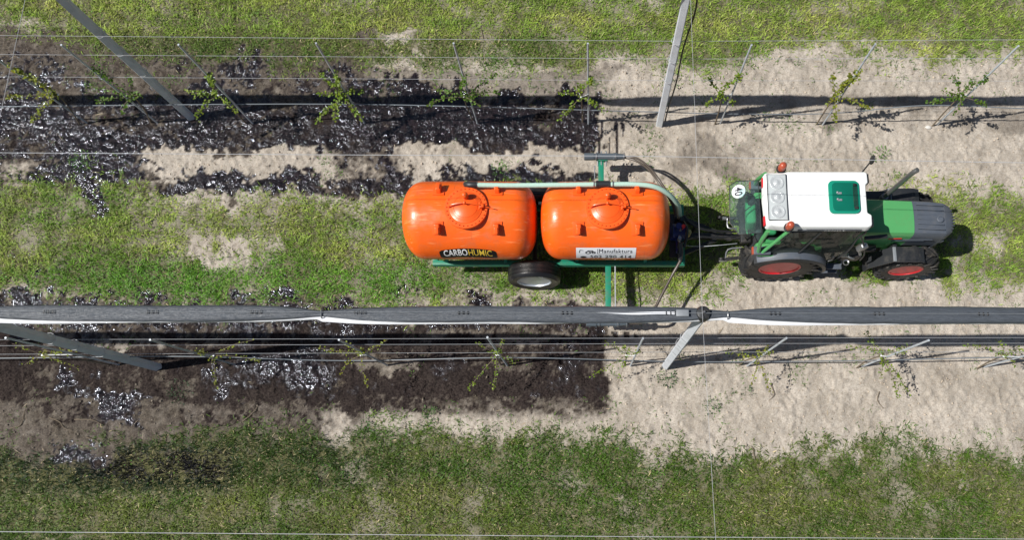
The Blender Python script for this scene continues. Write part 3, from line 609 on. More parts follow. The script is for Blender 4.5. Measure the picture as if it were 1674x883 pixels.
# ------------------------------------------------------------------ young plants
LM = vcol_mat('young_leaves', .42, .38)
TINTS = {'a': (.18, .26, .025), 'b': (.115, .20, .028), 'c': (.24, .27, .028)}
def plant(k, st_i, jpx, leader, ends, lab, tint='a', dens=1.0, zj=.92, leafk=1.0):
    base, row = stakes[st_i]; Yr = YU if row == 'U' else YL
    J = at(jpx[0], jpx[1], zj); J.y = J.y * .35 + (Yr) * .65
    g0 = Vector((base.x - .10 + random.uniform(-.05, .03), Yr + random.uniform(-.05, .08), gzf(base.x, Yr) - .03))
    t = thing('young_vine', g0, lab, 'young plant', 'young plants tied to the stakes')
    b = B(); tube(b, [g0, g0.lerp(J, .5) + Vector((random.uniform(-.03, .03), .02, 0)), J], [.014, .009], 7, smooth=5); finish('stem', b, 'bark', t)
    LP, LA, LT, LL, LW = [], [], [], [], []
    paths = []
    if leader:
        tp = Vector((base.x + .02, Yr, leader)); paths.append(([J, J.lerp(tp, .4) + Vector((-.05, .03, .05)), tp.lerp(J, .25) + Vector((.03, -.02, 0)), tp], 1.3))
    for (ex_, ey_, ez_) in ends:
        e = at(ex_, ey_, ez_); mid = J.lerp(e, .5) + Vector((random.uniform(-.03, .03), random.uniform(-.03, .03), .05)); paths.append(([J, mid, e], 1.0))
    for P, kd in paths:
        b = B(); tube(b, P, [.0055, .0025], 5, smooth=5); finish('branch', b, 'bark', t)
        Ln = sum((P[i + 1] - P[i]).length for i in range(len(P) - 1)); n_ = int(max(5, Ln * 62 * dens * kd))
        for q_ in range(n_):
            u = random.random() ** .75 * (len(P) - 1); i = min(int(u), len(P) - 2); p = P[i].lerp(P[i + 1], u - i)
            d = (P[i + 1] - P[i]).normalized(); az = random.uniform(0, 2 * PI)
            p = p + Vector((random.gauss(0, .018), random.gauss(0, .018), random.gauss(.0, .02)))
            LP.append(p - g0); LA.append(az); LT.append(random.uniform(-.6, .6)); s_ = random.uniform(.028, .052) * leafk; LL.append(s_); LW.append(s_ * random.uniform(.6, .85))
    n_ = len(LP); c = np.array(TINTS[tint]) * RNG.uniform(.55, 1.35, (n_, 1)) * np.stack([RNG.uniform(.8, 1.15, n_), np.ones(n_), np.ones(n_)], -1)
    o = leaves('foliage', np.array(LP), np.array(LA), np.array(LT), np.array(LL), np.array(LW), c, LM); o.parent = t
    b = B(); box(b, J + Vector((0, 0, .01)), (.035, .03, .02), .006, (0, 0, random.random() * 3)); cyl(b, J, Vector((base.x, Yr, J.z + .02)), .006, .006, 6); finish('tie', b, 'tie', t)
PL = [
    (0, (95, 158), 1.75, [(12, 160, 1.0), (28, 112, 1.25), (50, 200, .75), (68, 152, 1.), (75, 172, .9)], 'leafy vine on the leftmost stake of the far row, branches hanging left', 'c', 1.0),
    (1, (218, 168), 1.65, [(158, 165, 1.), (212, 122, 1.2), (201, 186, .8), (230, 158, 1.), (140, 140, 1.05)], 'leafy vine just left of the far shaded post with a drooping shoot', 'b', .9),
    (2, (357, 160), 1.5, [(302, 150, 1.), (320, 193, .8), (390, 186, .8), (334, 120, 1.3), (318, 160, 1)], 'leafy vine just right of the far shaded concrete post', 'a', 1.1),
    (3, (560, 168), 1.55, [(520, 155, 1.), (517, 198, .8), (592, 148, 1.05), (547, 195, .8), (592, 196, .75), (523, 118, 1.3)], 'bushy bright vine behind the left end of the rear tank', 'a', 1.35),
    (4, (758, 168), 1.5, [(700, 170, .9), (714, 146, 1.), (814, 150, 1.0), (812, 120, 1.2), (784, 172, .9)], 'wide spreading vine behind the hatch of the rear tank', 'b', 1.05),
    (5, (950, 166), 1.45, [(914, 152, 1.), (916, 196, .8), (988, 180, .9), (940, 138, 1.1)], 'vine with splayed shoots where the black soil ends in the far row', 'a', 1.0),
    (6, (1180, 168), 1.6, [(1154, 171, .9), (1158, 124, 1.2), (1200, 170, .95), (1176, 150, 1.1)], 'small vine just right of the far post with black hose', 'a', 1.0),
    (7, (1366, 166), 1.65, [(1424, 178, .9), (1364, 200, .75), (1360, 122, 1.2), (1354, 168, .9), (1392, 130, 1.3), (1397, 115, 1.5)], 'vine behind the tractor cab roof with one dense upright shoot', 'c', 1.1),
    (8, (1570, 160), 1.5, [(1515, 168, .95), (1590, 132, 1.2), (1556, 122, 1.2), (1612, 172, .9), (1560, 190, .8), (1540, 150, 1)], 'spreading vine at the far right end of the far row', 'b', 1.1),
    (9, (70, 583), 1.3, [(20, 562, 1.1), (130, 604, .8), (40, 597, .8), (140, 575, 1), (100, 592, .9)], 'thin vine left of the left near post, half lost in shadow', 'c', .6),
    (10, (350, 583), 1.3, [(415, 556, 1.2), (345, 596, .8), (352, 636, .5), (425, 590, .9), (320, 575, 1)], 'thin long-shooted vine right of the left near post', 'c', .55),
    (11, (590, 580), 1.4, [(522, 570, 1.), (567, 560, 1.2), (600, 632, .6), (556, 610, .7), (634, 556, 1.2), (540, 575, 1)], 'thin yellow-green vine of the near row below the rear tank', 'c', .7),
    (12, (812, 578), 1.4, [(778, 560, 1.1), (806, 640, .5), (764, 638, .5), (846, 594, .8), (822, 555, 1.2)], 'yellow-green vine of the near row below the trailer wheel', 'a', .75),
    (13, (1024, 578), 1.4, [(1020, 566, 1.1), (1012, 624, .6), (966, 616, .7), (988, 560, 1.1)], 'vine left of the sunlit near post where the black soil ends', 'a', .8),
    (14, (1238, 586), 1.45, [(1185, 573, 1.), (1256, 566, 1.1), (1260, 645, .45), (1228, 632, .5), (1205, 580, 1)], 'vine just right of the sunlit near post with long hanging shoots', 'c', .8),
    (15, (1440, 578), 1.5, [(1384, 567, 1.), (1414, 540, 1.3), (1440, 618, .6), (1490, 566, 1.1), (1468, 650, .4), (1484, 642, .4)], 'widest vine of the near row, below the tractor front wheel', 'a', .95),
    (16, (1640, 580), 1.45, [(1578, 564, 1.), (1632, 556, 1.2), (1660, 600, .8), (1672, 570, 1.1)], 'vine cut by the right edge of the photo in the near row', 'a', 1.0)]
for k, (si, j, ld, ends, lab, tint, dn) in enumerate(PL): plant(k, si, j, ld, ends, lab, tint, dn * (1.35 if k < 9 else 1.0), leafk=(1.02 if k < 9 else .76))

# weed clumps standing alone
def clump(px_, py_, r, n_, lab, c0=(.07, .16, .03), h=.12):
    n_ = int(n_ * .7); r = r * 1.05
    p = at(px_, py_); p.z = gzf(p.x, p.y); P, A, T, L_, W_ = [], [], [], [], []
    for _ in range(n_):
        a = random.uniform(0, 2 * PI); d = r * random.random() ** .7; P.append((d * math.cos(a), d * math.sin(a), random.uniform(.005, h) * (1 - .5 * d / r))); A.append(a + random.gauss(0, .6)); T.append(random.uniform(-.1, .8)); s_ = random.uniform(.018, .048); L_.append(s_); W_.append(s_ * random.uniform(.25, .5))
    c = np.array(c0) * RNG.uniform(.5, 1.5, (n_, 1)); o = leaves('weed_clump', np.array(P), np.array(A), np.array(T), np.array(L_), np.array(W_), c, LM); o.location = p; ORG[o.name] = p
    tag(o, lab, 'weed', 'lone weed clumps')
for a in ((702, 678, .15, 130, 'feathery green weed on bare soil below the trailer wheel', (.10, .19, .06)), (1092, 618, .16, 120, 'dark leafy weed at the foot of the sunlit near post', (.05, .13, .04)), (1162, 664, .14, 90, 'small green weed on sand right of the sunlit near post', (.08, .17, .05)),
          (1442, 250, .15, 110, 'bright weed on sand behind the tractor bonnet', (.10, .25, .03)), (290, 640, .20, 130, 'dark weed in wet soil below the left near post', (.035, .08, .03)), (818, 275, .17, 120, 'green weed tuft behind the rear orange tank', (.10, .24, .04)),
          (130, 262, .18, 130, 'grassy weed amid black liquid at the left edge', (.07, .19, .03)), (600, 694, .12, 60, 'small weed in the brown soil below the rear tank', (.07, .17, .04)), (1222, 640, .09, 40, 'tiny weed on sand between near post and tractor', (.08, .16, .05)), (1098, 130, .2, 90, 'low weed patch on sand right of the far post', (.12, .21, .06))):
    clump(a[0], a[1], a[2], a[3], a[4], a[5])
b = B(); sphere(b, (0, 0, 0), .05, (1.2, .7, .5), 10, 6)
for v in b.verts: v.co *= 1 + .25 * mnoise.noise(v.co * 30)
p = at(1520, 206); p.z = gzf(p.x, p.y) + .02; o = finish('stone', b, 'stone'); o.location = p; tag(o, 'white stone on sand beside the last far stake', 'stone')
def twig(pts, lab):
    P = []
    for x_, y_ in pts: p = at(x_, y_); p.z = gzf(p.x, p.y) + .015; P.append(p)
    b = B(); tube(b, P, [.009, .004], 5, smooth=3); o = finish('twig', b, 'bark', origin=P[0]); tag(o, lab, 'twig', 'dry twigs on the ground')
twig([(12, 700), (30, 695), (38, 672), (45, 662)], 'curved dark twig at left edge on brown soil'); twig([(1232, 732), (1236, 752), (1244, 764)], 'short crooked twig where sand meets the near grass')
twig([(140, 715), (158, 722), (165, 732)], 'small dark twig beside the shiny puddle'); twig([(80, 683), (96, 690), (104, 700), (118, 704)], 'bent dark twig on brown soil near the left edge'); twig([(120, 686), (150, 687), (165, 695)], 'nearly straight dark twig on brown soil above the shiny puddle'); twig([(395, 690), (412, 676), (420, 665)], 'slanting thin twig on soil below the left near stakes'); twig([(1240, 560), (1300, 640)][:0] or [(1440, 640), (1436, 655), (1446, 668)], 'short twig on pale sand below the tractor'); twig([(1262, 630), (1266, 645), (1258, 655)], 'forked little twig on sand right of the near post'); twig([(786, 44), (790, 62)], 'pale broken stalk in the far grass')

# ------------------------------------------------------------------ tank trailer
TY, TZ, TR = 3.877, 1.20, .592
trl = thing('tank_trailer', (-.82, TY, 0), 'green-framed trailer carrying two orange tanks behind the tractor', 'trailer')
# frame
b = B()
for yy in (3.40, 4.35): box(b, (-.42, yy, .52), (4.08, .075, .12), .008)
for xx in (-2.42, -1.6, -.3, .6, 1.58): box(b, (xx, TY, .515), (.08, .88, .10), .006)
box(b, (1.58, TY, .60), (.06, 1.0, .08), .006)
for xx in (-2.25, -1.3, -.15, .95):     # gussets
    for sg, yy in ((1, 3.40), (-1, 4.35)):
        prism(b, [(xx, yy, .58), (xx, yy + .16 * sg, .58), (xx, yy + .22 * sg, .80), (xx, yy + .10 * sg, .80)], (.05, 0, 0), .004)
prism(b, [(-.55, 3.385, .585), (-.05, 3.385, .585), (-.30, 3.42, .585)], (0, 0, .02)); prism(b, [(-.52, 3.36, .50), (-.06, 3.36, .50), (-.22, 3.43, .66), (-.36, 3.43, .66)], (0, .02, 0), .004)
finish('chassis', b, 'teal', trl)
b = B(); box(b, (1.9, TY, .50), (.75, .10, .09), .01)
prism(b, [(1.55, TY - .36, .48), (1.55, TY - .28, .48), (2.15, TY - .03, .48), (2.15, TY - .10, .48)], (0, 0, .07), .006); prism(b, [(1.55, TY + .36, .48), (2.15, TY + .10, .48), (2.15, TY + .03, .48), (1.55, TY + .28, .48)], (0, 0, .07), .006)
lathe(b, [(.075, -.02), (.075, .02), (.04, .02), (.04, -.02)], (2.36, TY, .5), seg=20, closed=True); cyl(b, (1.78, TY + .12, .1), (1.78, TY + .12, .75), .03, .03, 12); finish('drawbar', b, 'black_metal', trl)
b = B(); cyl(b, (-.82, 3.2, .43), (-.82, 4.56, .43), .045); finish('axle', b, 'black_metal', trl)
def ring_profile(r, wd, rim, sh=.04):  # closed tyre section, radius / offset
    h = wd / 2
    return [(rim, -h * .72), (rim + .03, -h * .92), (r * .80 + rim * .2 - .01, -h * 1.02), (r - sh, -h), (r - sh * .3, -h * .86), (r, -h * .6), (r + .002, 0), (r, h * .6), (r - sh * .3, h * .86), (r - sh, h), (r * .80 + rim * .2 - .01, h * 1.02), (rim + .03, h * .92), (rim, h * .72)]
def trailer_wheel(yc, side):
    n_ = node('wheel', trl); b = B(); c = (-.82, yc, .43); pr = ring_profile(.43, .27, .27)
    lathe(b, pr[:5] + [(.43, -.075), (.421, -.072), (.421, -.062), (.431, -.058), (.431, -.008), (.421, -.004), (.421, .004), (.431, .008), (.431, .058), (.421, .062), (.421, .072), (.43, .075)] + pr[8:], c, 'y', 64, True)
    finish('tyre', b, 'rubber_worn', n_)
    b = B(); s = side
    lathe(b, [(.275, s * .10), (.282, s * .118), (.262, s * .118), (.25, s * .06), (.235, s * .0), (.16, -s * .0), (.13, s * .03), (.07, s * .03), (.065, s * .075), (0, s * .078)], c, 'y', 48)
    for k in range(8): a = 2 * PI * k / 8; cyl(b, (c[0] + .1 * math.cos(a), yc + s * .03, .43 + .1 * math.sin(a)), (c[0] + .1 * math.cos(a), yc + s * .055, .43 + .1 * math.sin(a)), .013, .013, 6)
    finish('rim', b, 'steel_rim', n_)
trailer_wheel(3.235, -1); trailer_wheel(4.52, 1)
# tanks
def tank(x0, x1, which):
    L_ = x1 - x0; xc = (x0 + x1) / 2; dm = .36
    prof = []
    for i in range(0, 15): a = PI / 2 * i / 14; prof.append((TR * math.sin(a) ** .72 if i else 0, x0 + dm * (1 - math.cos(a) ** .8)))
    for i in range(1, 12): prof.append((TR * (1 + .0035 * math.sin(PI * i / 12)), x0 + dm + (L_ - 2 * dm) * i / 12))
    for i in range(14, -1, -1): a = PI / 2 * i / 14; prof.append((TR * math.sin(a) ** .72 if i else 0, x1 - dm * (1 - math.cos(a) ** .8)))
    b = B(); lathe(b, prof, (0, TY, TZ), 'x', 72); t = finish('tank', b, 'orange', trl, ang=60)
    # hatch
    hx, hy, hz = xc - .0 + .02, TY - .03, TZ + TR
    b = B(); lathe(b, [(.285, -.07), (.285, -.01), (.318, -.01), (.318, .026), (.310, .034), (.245, .036), (.240, .046), (.228, .050), (.20, .066), (.16, .082), (.11, .096), (.06, .104), (0, .108)], (hx, hy, hz), seg=56)
    for k in range(30):
        a = 2 * PI * k / 30; cyl(b, (hx + .285 * math.cos(a), hy + .285 * math.sin(a), hz + .03), (hx + .285 * math.cos(a), hy + .285 * math.sin(a), hz + .052), .0085, .0085, 6)
    lathe(b, [(.175, .074), (.172, .082), (.168, .078)], (hx, hy, hz), seg=40)
    finish('hatch', b, 'orange2', t)
    b = B(); cyl(b, (hx - .0, hy + .13, hz + .08), (hx - .0, hy + .13, hz + .16), .05, .035); sphere(b, (hx, hy + .13, hz + .175), .05); finish('breather_knob', b, 'orange2', t)
    b = B(); tube(b, [(hx - .24, hy - .01, hz + .06), (hx - .20, hy, hz + .13), (hx, hy + .02, hz + .165), (hx + .20, hy, hz + .13), (hx + .25, hy - .01, hz + .06)], .012, 8, smooth=5)
    cyl(b, (hx + .21, hy - .055, hz + .10), (hx + .21, hy + .05, hz + .10), .014, .014, 8); box(b, (hx + .24, hy, hz + .09), (.06, .05, .05), .01); cyl(b, (hx + .26, hy, hz + .08), (hx + .41, hy - .03, hz + .06), .008, .006, 8); sphere(b, (hx, hy + .02, hz + .165), .025)
    finish('clamp_bar', b, 'orange2', t)
    for lx in (xc - .40, xc + .46):
        for ang in (-31, 27):
            a = R(ang); rot = (-a, 0, 0); c = Vector((lx, TY + TR * math.sin(a), TZ + TR * math.cos(a)))
            nrm = Vector((0, math.sin(a), math.cos(a))); b = B()
            box(b, c + nrm * .004, (.17, .20, .016), .004, rot); box(b, c + nrm * .05, (.08, .15, .09), .018, rot, 3); box(b, c + nrm * .085 - Vector((0, math.cos(a), -math.sin(a))) * .02 , (.06, .10, .05), .015, rot, 3); finish('lifting_lug', b, 'orange2', t)
    return t, xc
def on_tank(off=.004):
    def f(x_, s):  # x along the tank, s = arc length upward from angle 90 deg
        th = s / (TR + off); return Vector((x_, TY - (TR + off) * math.cos(th), TZ + (TR + off) * math.sin(th)))
    return f
def patch(bm, x0, x1, s0, s1, off, n=24, m_=10, arch=0, r=0):
    fn = on_tank(off); rows = []
    for j in range(m_ + 1):
        row = []
        for i in range(n + 1):
            u = i / n * 2 - 1; v = j / m_; x_ = x0 + (x1 - x0) * i / n; inset = r * (max(0, abs(2 * v - 1) - .6) / .4) ** 2
            x_ = (x0 + x1) / 2 + (x_ - (x0 + x1) / 2) * (1 - inset); row.append(bm.verts.new(fn(x_, s0 + (s1 - s0) * v + arch * (1 - u * u))))
        rows.append(row)
    for j in range(m_):
        for i in range(n): bm.faces.new((rows[j][i], rows[j][i + 1], rows[j + 1][i + 1], rows[j + 1][i]))
t1, xc1 = tank(-2.765, -.735, 0); t2, xc2 = tank(-.675, 1.29, 1)
# visible arc for the stickers: found from the pixel rows in the photograph
def arc_at(py):
    d = RC.T @ np.array([0, -(py - PY) / FPX, -1.0]); d = d / np.linalg.norm(d); dy, dz = d[1], d[2]; k = math.hypot(dy, dz); dy /= k; dz /= k
    oy, oz = -TY, HC - TZ; bq = oy * dy + oz * dz; cq = oy * oy + oz * oz - TR * TR; disc = max(0, bq * bq - cq); tt = -bq - math.sqrt(disc)
    yy, zz = oy + dy * tt, oz + dz * tt; return math.atan2(zz, -yy) * TR
sA, sB = arc_at(407), arc_at(421.5)
bx = at(768, 414, 1.2).x
b = B(); patch(b, bx - .43, bx + .43, sB - .02, sA - .035, .004, 30, 8, .045, .10); finish('arched_sticker', b, 'black_sticker', t1, smooth=None)
hS = sA - sB
def arched(dx, ds, off=.007, wk=1):
    f = on_tank(off)
    return lambda x_, y_: f(bx + dx + x_, (sA + sB) / 2 + ds + y_ + .045 * (1 - ((dx + x_) / .43) ** 2))
b = B(); text_fit(b, 'CARBO', .36, hS * .62, arched(-.185, .004), 1.0, .012); finish('sticker_lettering', b, 'white_ink', t1, smooth=None)
b = B(); text_fit(b, 'HUMIC', .35, hS * .62, arched(.185, .004), 1.0, .004); finish('sticker_lettering', b, 'yellow_ink', t1, smooth=None)
b = B()
for k in range(16):
    xx = -.2 + k * .026
    if k in (8,): continue
    patch(b, bx + xx, bx + xx + .016, sB + .018, sB + .032, .007, 2, 2, 0); 
for v in b.verts:
    pass
finish('sticker_small_print', b, 'yellow_ink', t1, smooth=None)
sC, sD = arc_at(404.5), arc_at(421.5); wx0, wx1 = at(942, 412, 1.2).x, at(1038, 412, 1.2).x
b = B(); patch(b, wx0, wx1, sD, sC, .004, 24, 8); finish('white_sticker', b, 'white_sticker', t2, smooth=None)
hW = sC - sD; f7 = on_tank(.007); cw = (wx0 + wx1) / 2; sM = (sC + sD) / 2
def flat(dx, ds, ay=1.0): return lambda x_, y_: f7(cw + dx + x_, sM + ds + y_ * ay)
b = B(); text_fit(b, 'Manufaktura', .50, hW * .32, flat(.145, hW * .26), 1.12, .0); text_fit(b, '502 290 414', .62, hW * .34, flat(.075, -hW * .29), 1.1, .004)
finish('sticker_lettering', b, 'black_ink', t2, smooth=None)
b = B(); k1 = .33
# small tractor drawing and round telephone sign
def disc(bm, dx, ds, r_, r2=0, n=18, ay=hW / .36):
    A = [bm.verts.new(flat(dx + r_ * math.cos(a), ds + r_ * math.sin(a) * ay)(0, 0)) for a in np.linspace(0, 2 * PI, n, endpoint=False)]
    if r2:
        C_ = [bm.verts.new(flat(dx + r2 * math.cos(a), ds + r2 * math.sin(a) * ay)(0, 0)) for a in np.linspace(0, 2 * PI, n, endpoint=False)]
        for i in range(n): bm.faces.new((A[i], A[(i + 1) % n], C_[(i + 1) % n], C_[i]))
    else: bm.faces.new(A)
def bar(bm, x0_, s0_, x1_, s1_, wq=.008):
    d = Vector((x1_ - x0_, s1_ - s0_)); l = d.length; nn = Vector((-d.y, d.x)) / l * wq
    bm.faces.new([bm.verts.new(flat(p_[0], p_[1])(0, 0)) for p_ in ((x0_ + nn.x, s0_ + nn.y), (x0_ - nn.x, s0_ - nn.y), (x1_ - nn.x, s1_ - nn.y), (x1_ + nn.x, s1_ + nn.y))])
disc(b, -.27, hW * .13, .042, .024); disc(b, -.185, hW * .11, .028, .014); bar(b, -.27, hW * .28, -.20, hW * .28); bar(b, -.20, hW * .28, -.20, hW * .14); bar(b, -.27, hW * .28, -.285, hW * .18); bar(b, -.24, hW * .16, -.16, hW * .17, .012); bar(b, -.40, hW * .12, -.39, hW * .34, .005); bar(b, -.39, hW * .34, -.34, hW * .30, .005)
bar(b, -.125, hW * .02, -.125, hW * .42, .004); disc(b, -.34, -hW * .34, .045, .012); disc(b, -.34, -hW * .34, .012)
finish('sticker_emblem', b, 'black_ink', t2, smooth=None)
b = B(); bar(b, -.12, -hW * .02, .36, -hW * .02, .004); finish('sticker_rule', b, 'grey_ink', t2, smooth=None)
# hoses
b = B(); P = [at(768, 302, 1.83), at(850, 303, 1.82), at(980, 301.5, 1.82), at(1040, 301.5, 1.82), at(1072, 306, 1.78), at(1095, 319, 1.62), at(1108, 335, 1.35), at(1111, 350, 1.0), at(1111, 356, .8)]
tube(b, P, .036, 14, smooth=24, ridge=.035); finish('filling_hose', b, 'hose', trl, ang=70)
b = B(); tube(b, [at(762, 301.5, 1.60), at(763, 301.5, 1.78), at(768, 302, 1.83), at(779, 302, 1.83)], .046, 12, smooth=3); finish('hose_elbow', b, 'black_plastic', trl)
b = B(); q1, q2 = at(974, 301, 1.82), at(997, 301, 1.82); cyl(b, q1, q2, .050); mc = (q1 + q2) / 2; cyl(b, mc, mc - Vector((0, 0, .25)), .045)
for e in (.08, .92): p = q1.lerp(q2, e); cyl(b, p, p + Vector((.015, 0, 0)), .055)
finish('hose_tee', b, 'black_plastic', trl)
for xx, yy in ((779, 302), (970, 301), (1001, 301)):
    b = B(); p = at(xx, yy, 1.82); cyl(b, p, p + Vector((.018, 0, 0)), .047, .047, 16); finish('hose_clamp', b, 'steel', trl)
# spray booms and outlet pipes
zB = .48
p0, p1 = at(982, 300, zB), at(983, 262, zB)
b = B(); box(b, ((p0.x + p1.x) / 2, (p0.y + p1.y - .3) / 2, zB), (.09, (p1.y - p0.y) + .34, .09), .006); box(b, (p1.x + .02, p1.y - .02, zB + .05), (.17, .05, .07), .005); finish('boom_arm', b, 'teal', trl)
b = B()
for dx in (-.06, .0, .08): cyl(b, (p1.x + dx, p1.y - .12, zB + .03), (p1.x + dx, p1.y + .12, zB + .09), .012, .012, 8)
cyl(b, (p1.x - .11, p1.y - .32, zB - .02), (p1.x - .11, p1.y - .1, zB + .02), .01, .01, 8); finish('boom_bracket', b, 'pvc', trl)
p0, p1 = at(994, 432, zB), at(993, 512, zB)
b = B(); box(b, (p0.x, (p0.y + 2.50) / 2 + .05, zB), (.09, (p0.y - 2.50) + .1, .09), .006); finish('boom_arm', b, 'teal', trl)
b = B(); cyl(b, (p0.x + .115, p0.y - .02, zB + .04), (p0.x + .115, 2.52, zB + .04), .012, .012, 8); cyl(b, (p0.x - .18, p0.y - .03, zB + .06), (p0.x + .10, p0.y - .03, zB + .06), .008, .008, 6); finish('boom_rod', b, 'galv', trl)
def outlet(xa, xb, yc, s):
    b = B(); z = zB + .09; prof = [(.055, xa), (.060, xa + .005), (.060, xa + .16), (.052, xa + .165), (.052, xa + .19), (.064, xa + .195), (.064, xa + .22), (.056, xa + .225), (.056, xb - .2), (.064, xb - .195), (.064, xb - .14), (.055, xb - .135), (.045, xb - .04), (.034, xb)]
    lathe(b, prof, (0, yc, z), 'x', 28); 
    for k in range(6): xx = xa + .06 + k * .1; cyl(b, (xx, yc, z - .03), (xx, yc + s * .05, z - .10), .014, .012, 8)
    finish('outlet_pipe', b, 'pvc', trl)
    b = B()
    for xx in (xa + .205, xb - .165, xb - .02): lathe(b, [(.066, -.008), (.068, 0), (.066, .008)], (xx, yc, z), 'x', 24)
    finish('pipe_clamp', b, 'steel', trl)
pu = at(955, 256, zB + .09); pv = at(1022, 257, zB + .09); outlet(pu.x, pv.x, pu.y, 1)
yl = at(1000, 526, zB + .09).y; outlet(pu.x + .04, pv.x + .02, yl - .02, -1)
# feed hoses
for k in range(2):
    b = B(); o_ = Vector((0, .035 * k, .03 * k)); tube(b, [Vector((pv.x - .02, pv.y, zB + .09)) , at(1040, 263, .62) + o_, at(1060, 277, .72) + o_, at(1078, 300, .78) + o_, Vector((1.42, 4.35, .7)) + o_, Vector((1.50, 4.05, .62)) + o_], .019, 10, smooth=8); finish('feed_hose', b, 'hose_dark', trl)
b = B(); tube(b, [at(1112, 398, .95), at(1113, 412, .85), at(1112, 426, .78), at(1100, 448, .68), at(1083, 480, .60), at(1070, 505, .55), Vector((.95, yl, zB + .1)), Vector((.68, yl - .02, zB + .09))], .024, 10, smooth=8); finish('feed_hose', b, 'hose_dark', trl)
b = B(); tube(b, [at(1112, 396, .97), at(1113, 412, .86), at(1111, 424, .79)], .042, 14, smooth=4); lathe(b, [(.05, -.02), (.05, .02)], at(1112, 412, .86), 'z', 16); finish('pipe_elbow', b, 'black_plastic', trl)
# pump group
b = B(); c = Vector((1.50, 3.88, .74)); cyl(b, c + Vector((-.10, 0, 0)), c + Vector((.10, 0, 0)), .12, .12, 24); cyl(b, c + Vector((-.02, 0, .0)), c + Vector((-.02, 0, .26)), .05, .05, 16); box(b, c + Vector((0, 0, -.12)), (.24, .22, .05), .01); cyl(b, c + Vector((0, -.12, .02)), c + Vector((0, -.36, .02)), .05, .05, 16); finish('pump', b, 'blue', trl)
b = B(); box(b, (1.48, 3.86, .58), (.22, .74, .04), .005); finish('pump_plate', b, 'black_metal', trl)
b = B(); cyl(b, (1.53, 4.0, .70), (1.53, 4.0, .98), .035); cyl(b, (1.46, 4.12, .68), (1.60, 4.12, .68), .05); tube(b, [(1.56, 3.98, .9), (1.6, 3.85, .98), (1.6, 3.7, .93), (1.56, 3.56, .9)], .022, 10, smooth=5); finish('manifold', b, 'black_plastic', trl)
b = B(); p = at(1110, 392, 1.0); cyl(b, p, p + Vector((0, 0, .09)), .03, .03, 12); cyl(b, p + Vector((0, .05, .05)), p + Vector((0, -.06, .05)), .015, .015, 8); finish('valve', b, 'steel', trl); b = B(); p = at(1112, 378, .95); cyl(b, p, p + Vector((.0, .12, .02)), .018, .018, 10); finish('valve', b, 'steel', trl)
b = B(); p = at(1117, 371, 1.0); cyl(b, p, p + Vector((0, 0, .04)), .022, .03, 12); cyl(b, p - Vector((0, 0, .1)), p, .012, .012, 8); finish('red_valve_handle', b, 'red', trl)
b = B(); p = at(1126, 379, .9); cyl(b, p - Vector((0, 0, .14)), p, .045, .045, 16); cyl(b, p, p + Vector((0, 0, .03)), .025, .02, 12); finish('oil_bottle', b, 'ochre', trl)
hp = [[at(1118, 352, .95), at(1130, 366, .9), at(1150, 375, .85), at(1175, 378, .8), at(1205, 379, .8)], [at(1108, 405, .9), at(1120, 393, .88), at(1140, 387, .85), at(1175, 389, .8), at(1208, 385, .8)], [at(1112, 400, .8), at(1140, 403, .6), at(1175, 401, .7), at(1205, 398, .75)]]
for k, (P, r_) in enumerate(zip(hp, (.017, .017, .005))):
    b = B(); tube(b, P, r_, 8, smooth=8); finish('hydraulic_hose', b, 'black_hose' if k < 2 else 'galv', trl)

# ------------------------------------------------------------------ tractor
CY = 3.87
trc = thing('farm_tractor', (4.1, CY, 0), 'narrow green tractor with white cab roof and red rims', 'tractor')
def tractor_wheel(xc, yc, r, wd, rim, side, nl):
    n_ = node('wheel', trc); c = Vector((xc, yc, r)); b = B(); rt = r - .035
    lathe(b, ring_profile(rt, wd, rim, .06), c, 'y', 56, True)
    for k in range(nl):
        for sg in (-1, 1):
            a0 = 2 * PI * (k + (.5 if sg > 0 else 0)) / nl; pts = []
            # lug from the centre line to the shoulder, swept back, then down the side wall
            for u, da in ((.0, 0), (.45, .55), (1.0, 1.05)):
                y_ = sg * wd / 2 * (.02 + u * .98); a = a0 + da * 2 * PI / nl; pts.append((a, y_, rt - .012 - (.028 if u == 1 else 0)))
            pts.append((a0 + 1.12 * 2 * PI / nl, sg * wd / 2 * 1.01, rt - .10)); wa = .19 * 2 * PI / nl
            prev = None
            for i, (a, y_, rr) in enumerate(pts):
                hh = .047 if i < 3 else .035
                ring = []
                for dw, dr in ((-wa, 0), (wa, 0), (wa * .75, hh), (-wa * .75, hh)):
                    if i == 3: dr2, dy2 = dr * .5, sg * (.018 if dr else -.01)
                    else: dr2, dy2 = dr, (sg * .012 if i == 2 and dr else 0)
                    ring.append(b.verts.new(c + Vector(((rr + dr2) * math.cos(a + dw), y_ + dy2, (rr + dr2) * math.sin(a + dw)))))
                if prev:
                    for q_ in range(4): b.faces.new((prev[q_], prev[(q_ + 1) % 4], ring[(q_ + 1) % 4], ring[q_]))
                else: b.faces.new(ring)
                prev = ring
            b.faces.new(prev[::-1])
    finish('tyre', b, 'rubber', n_, ang=30)
    b = B(); s = side; h = wd / 2
    lathe(b, [(rim + .012, s * h * .80), (rim + .016, s * h * .88), (rim - .012, s * h * .88), (rim - .03, s * h * .5), (rim - .06, s * h * .25), (rim * .62, s * h * .12), (rim * .55, s * h * .25), (rim * .3, s * h * .3), (rim * .28, s * h * .55), (0, s * h * .58)], c, 'y', 48)
    for k in range(8): a = 2 * PI * k / 8; q_ = c + Vector((rim * .42 * math.cos(a), s * h * .25, rim * .42 * math.sin(a))); cyl(b, q_, q_ + Vector((0, s * .03, 0)), .015, .015, 6)
    finish('rim', b, 'red_rim', n_)
RW, FW = .64, .50
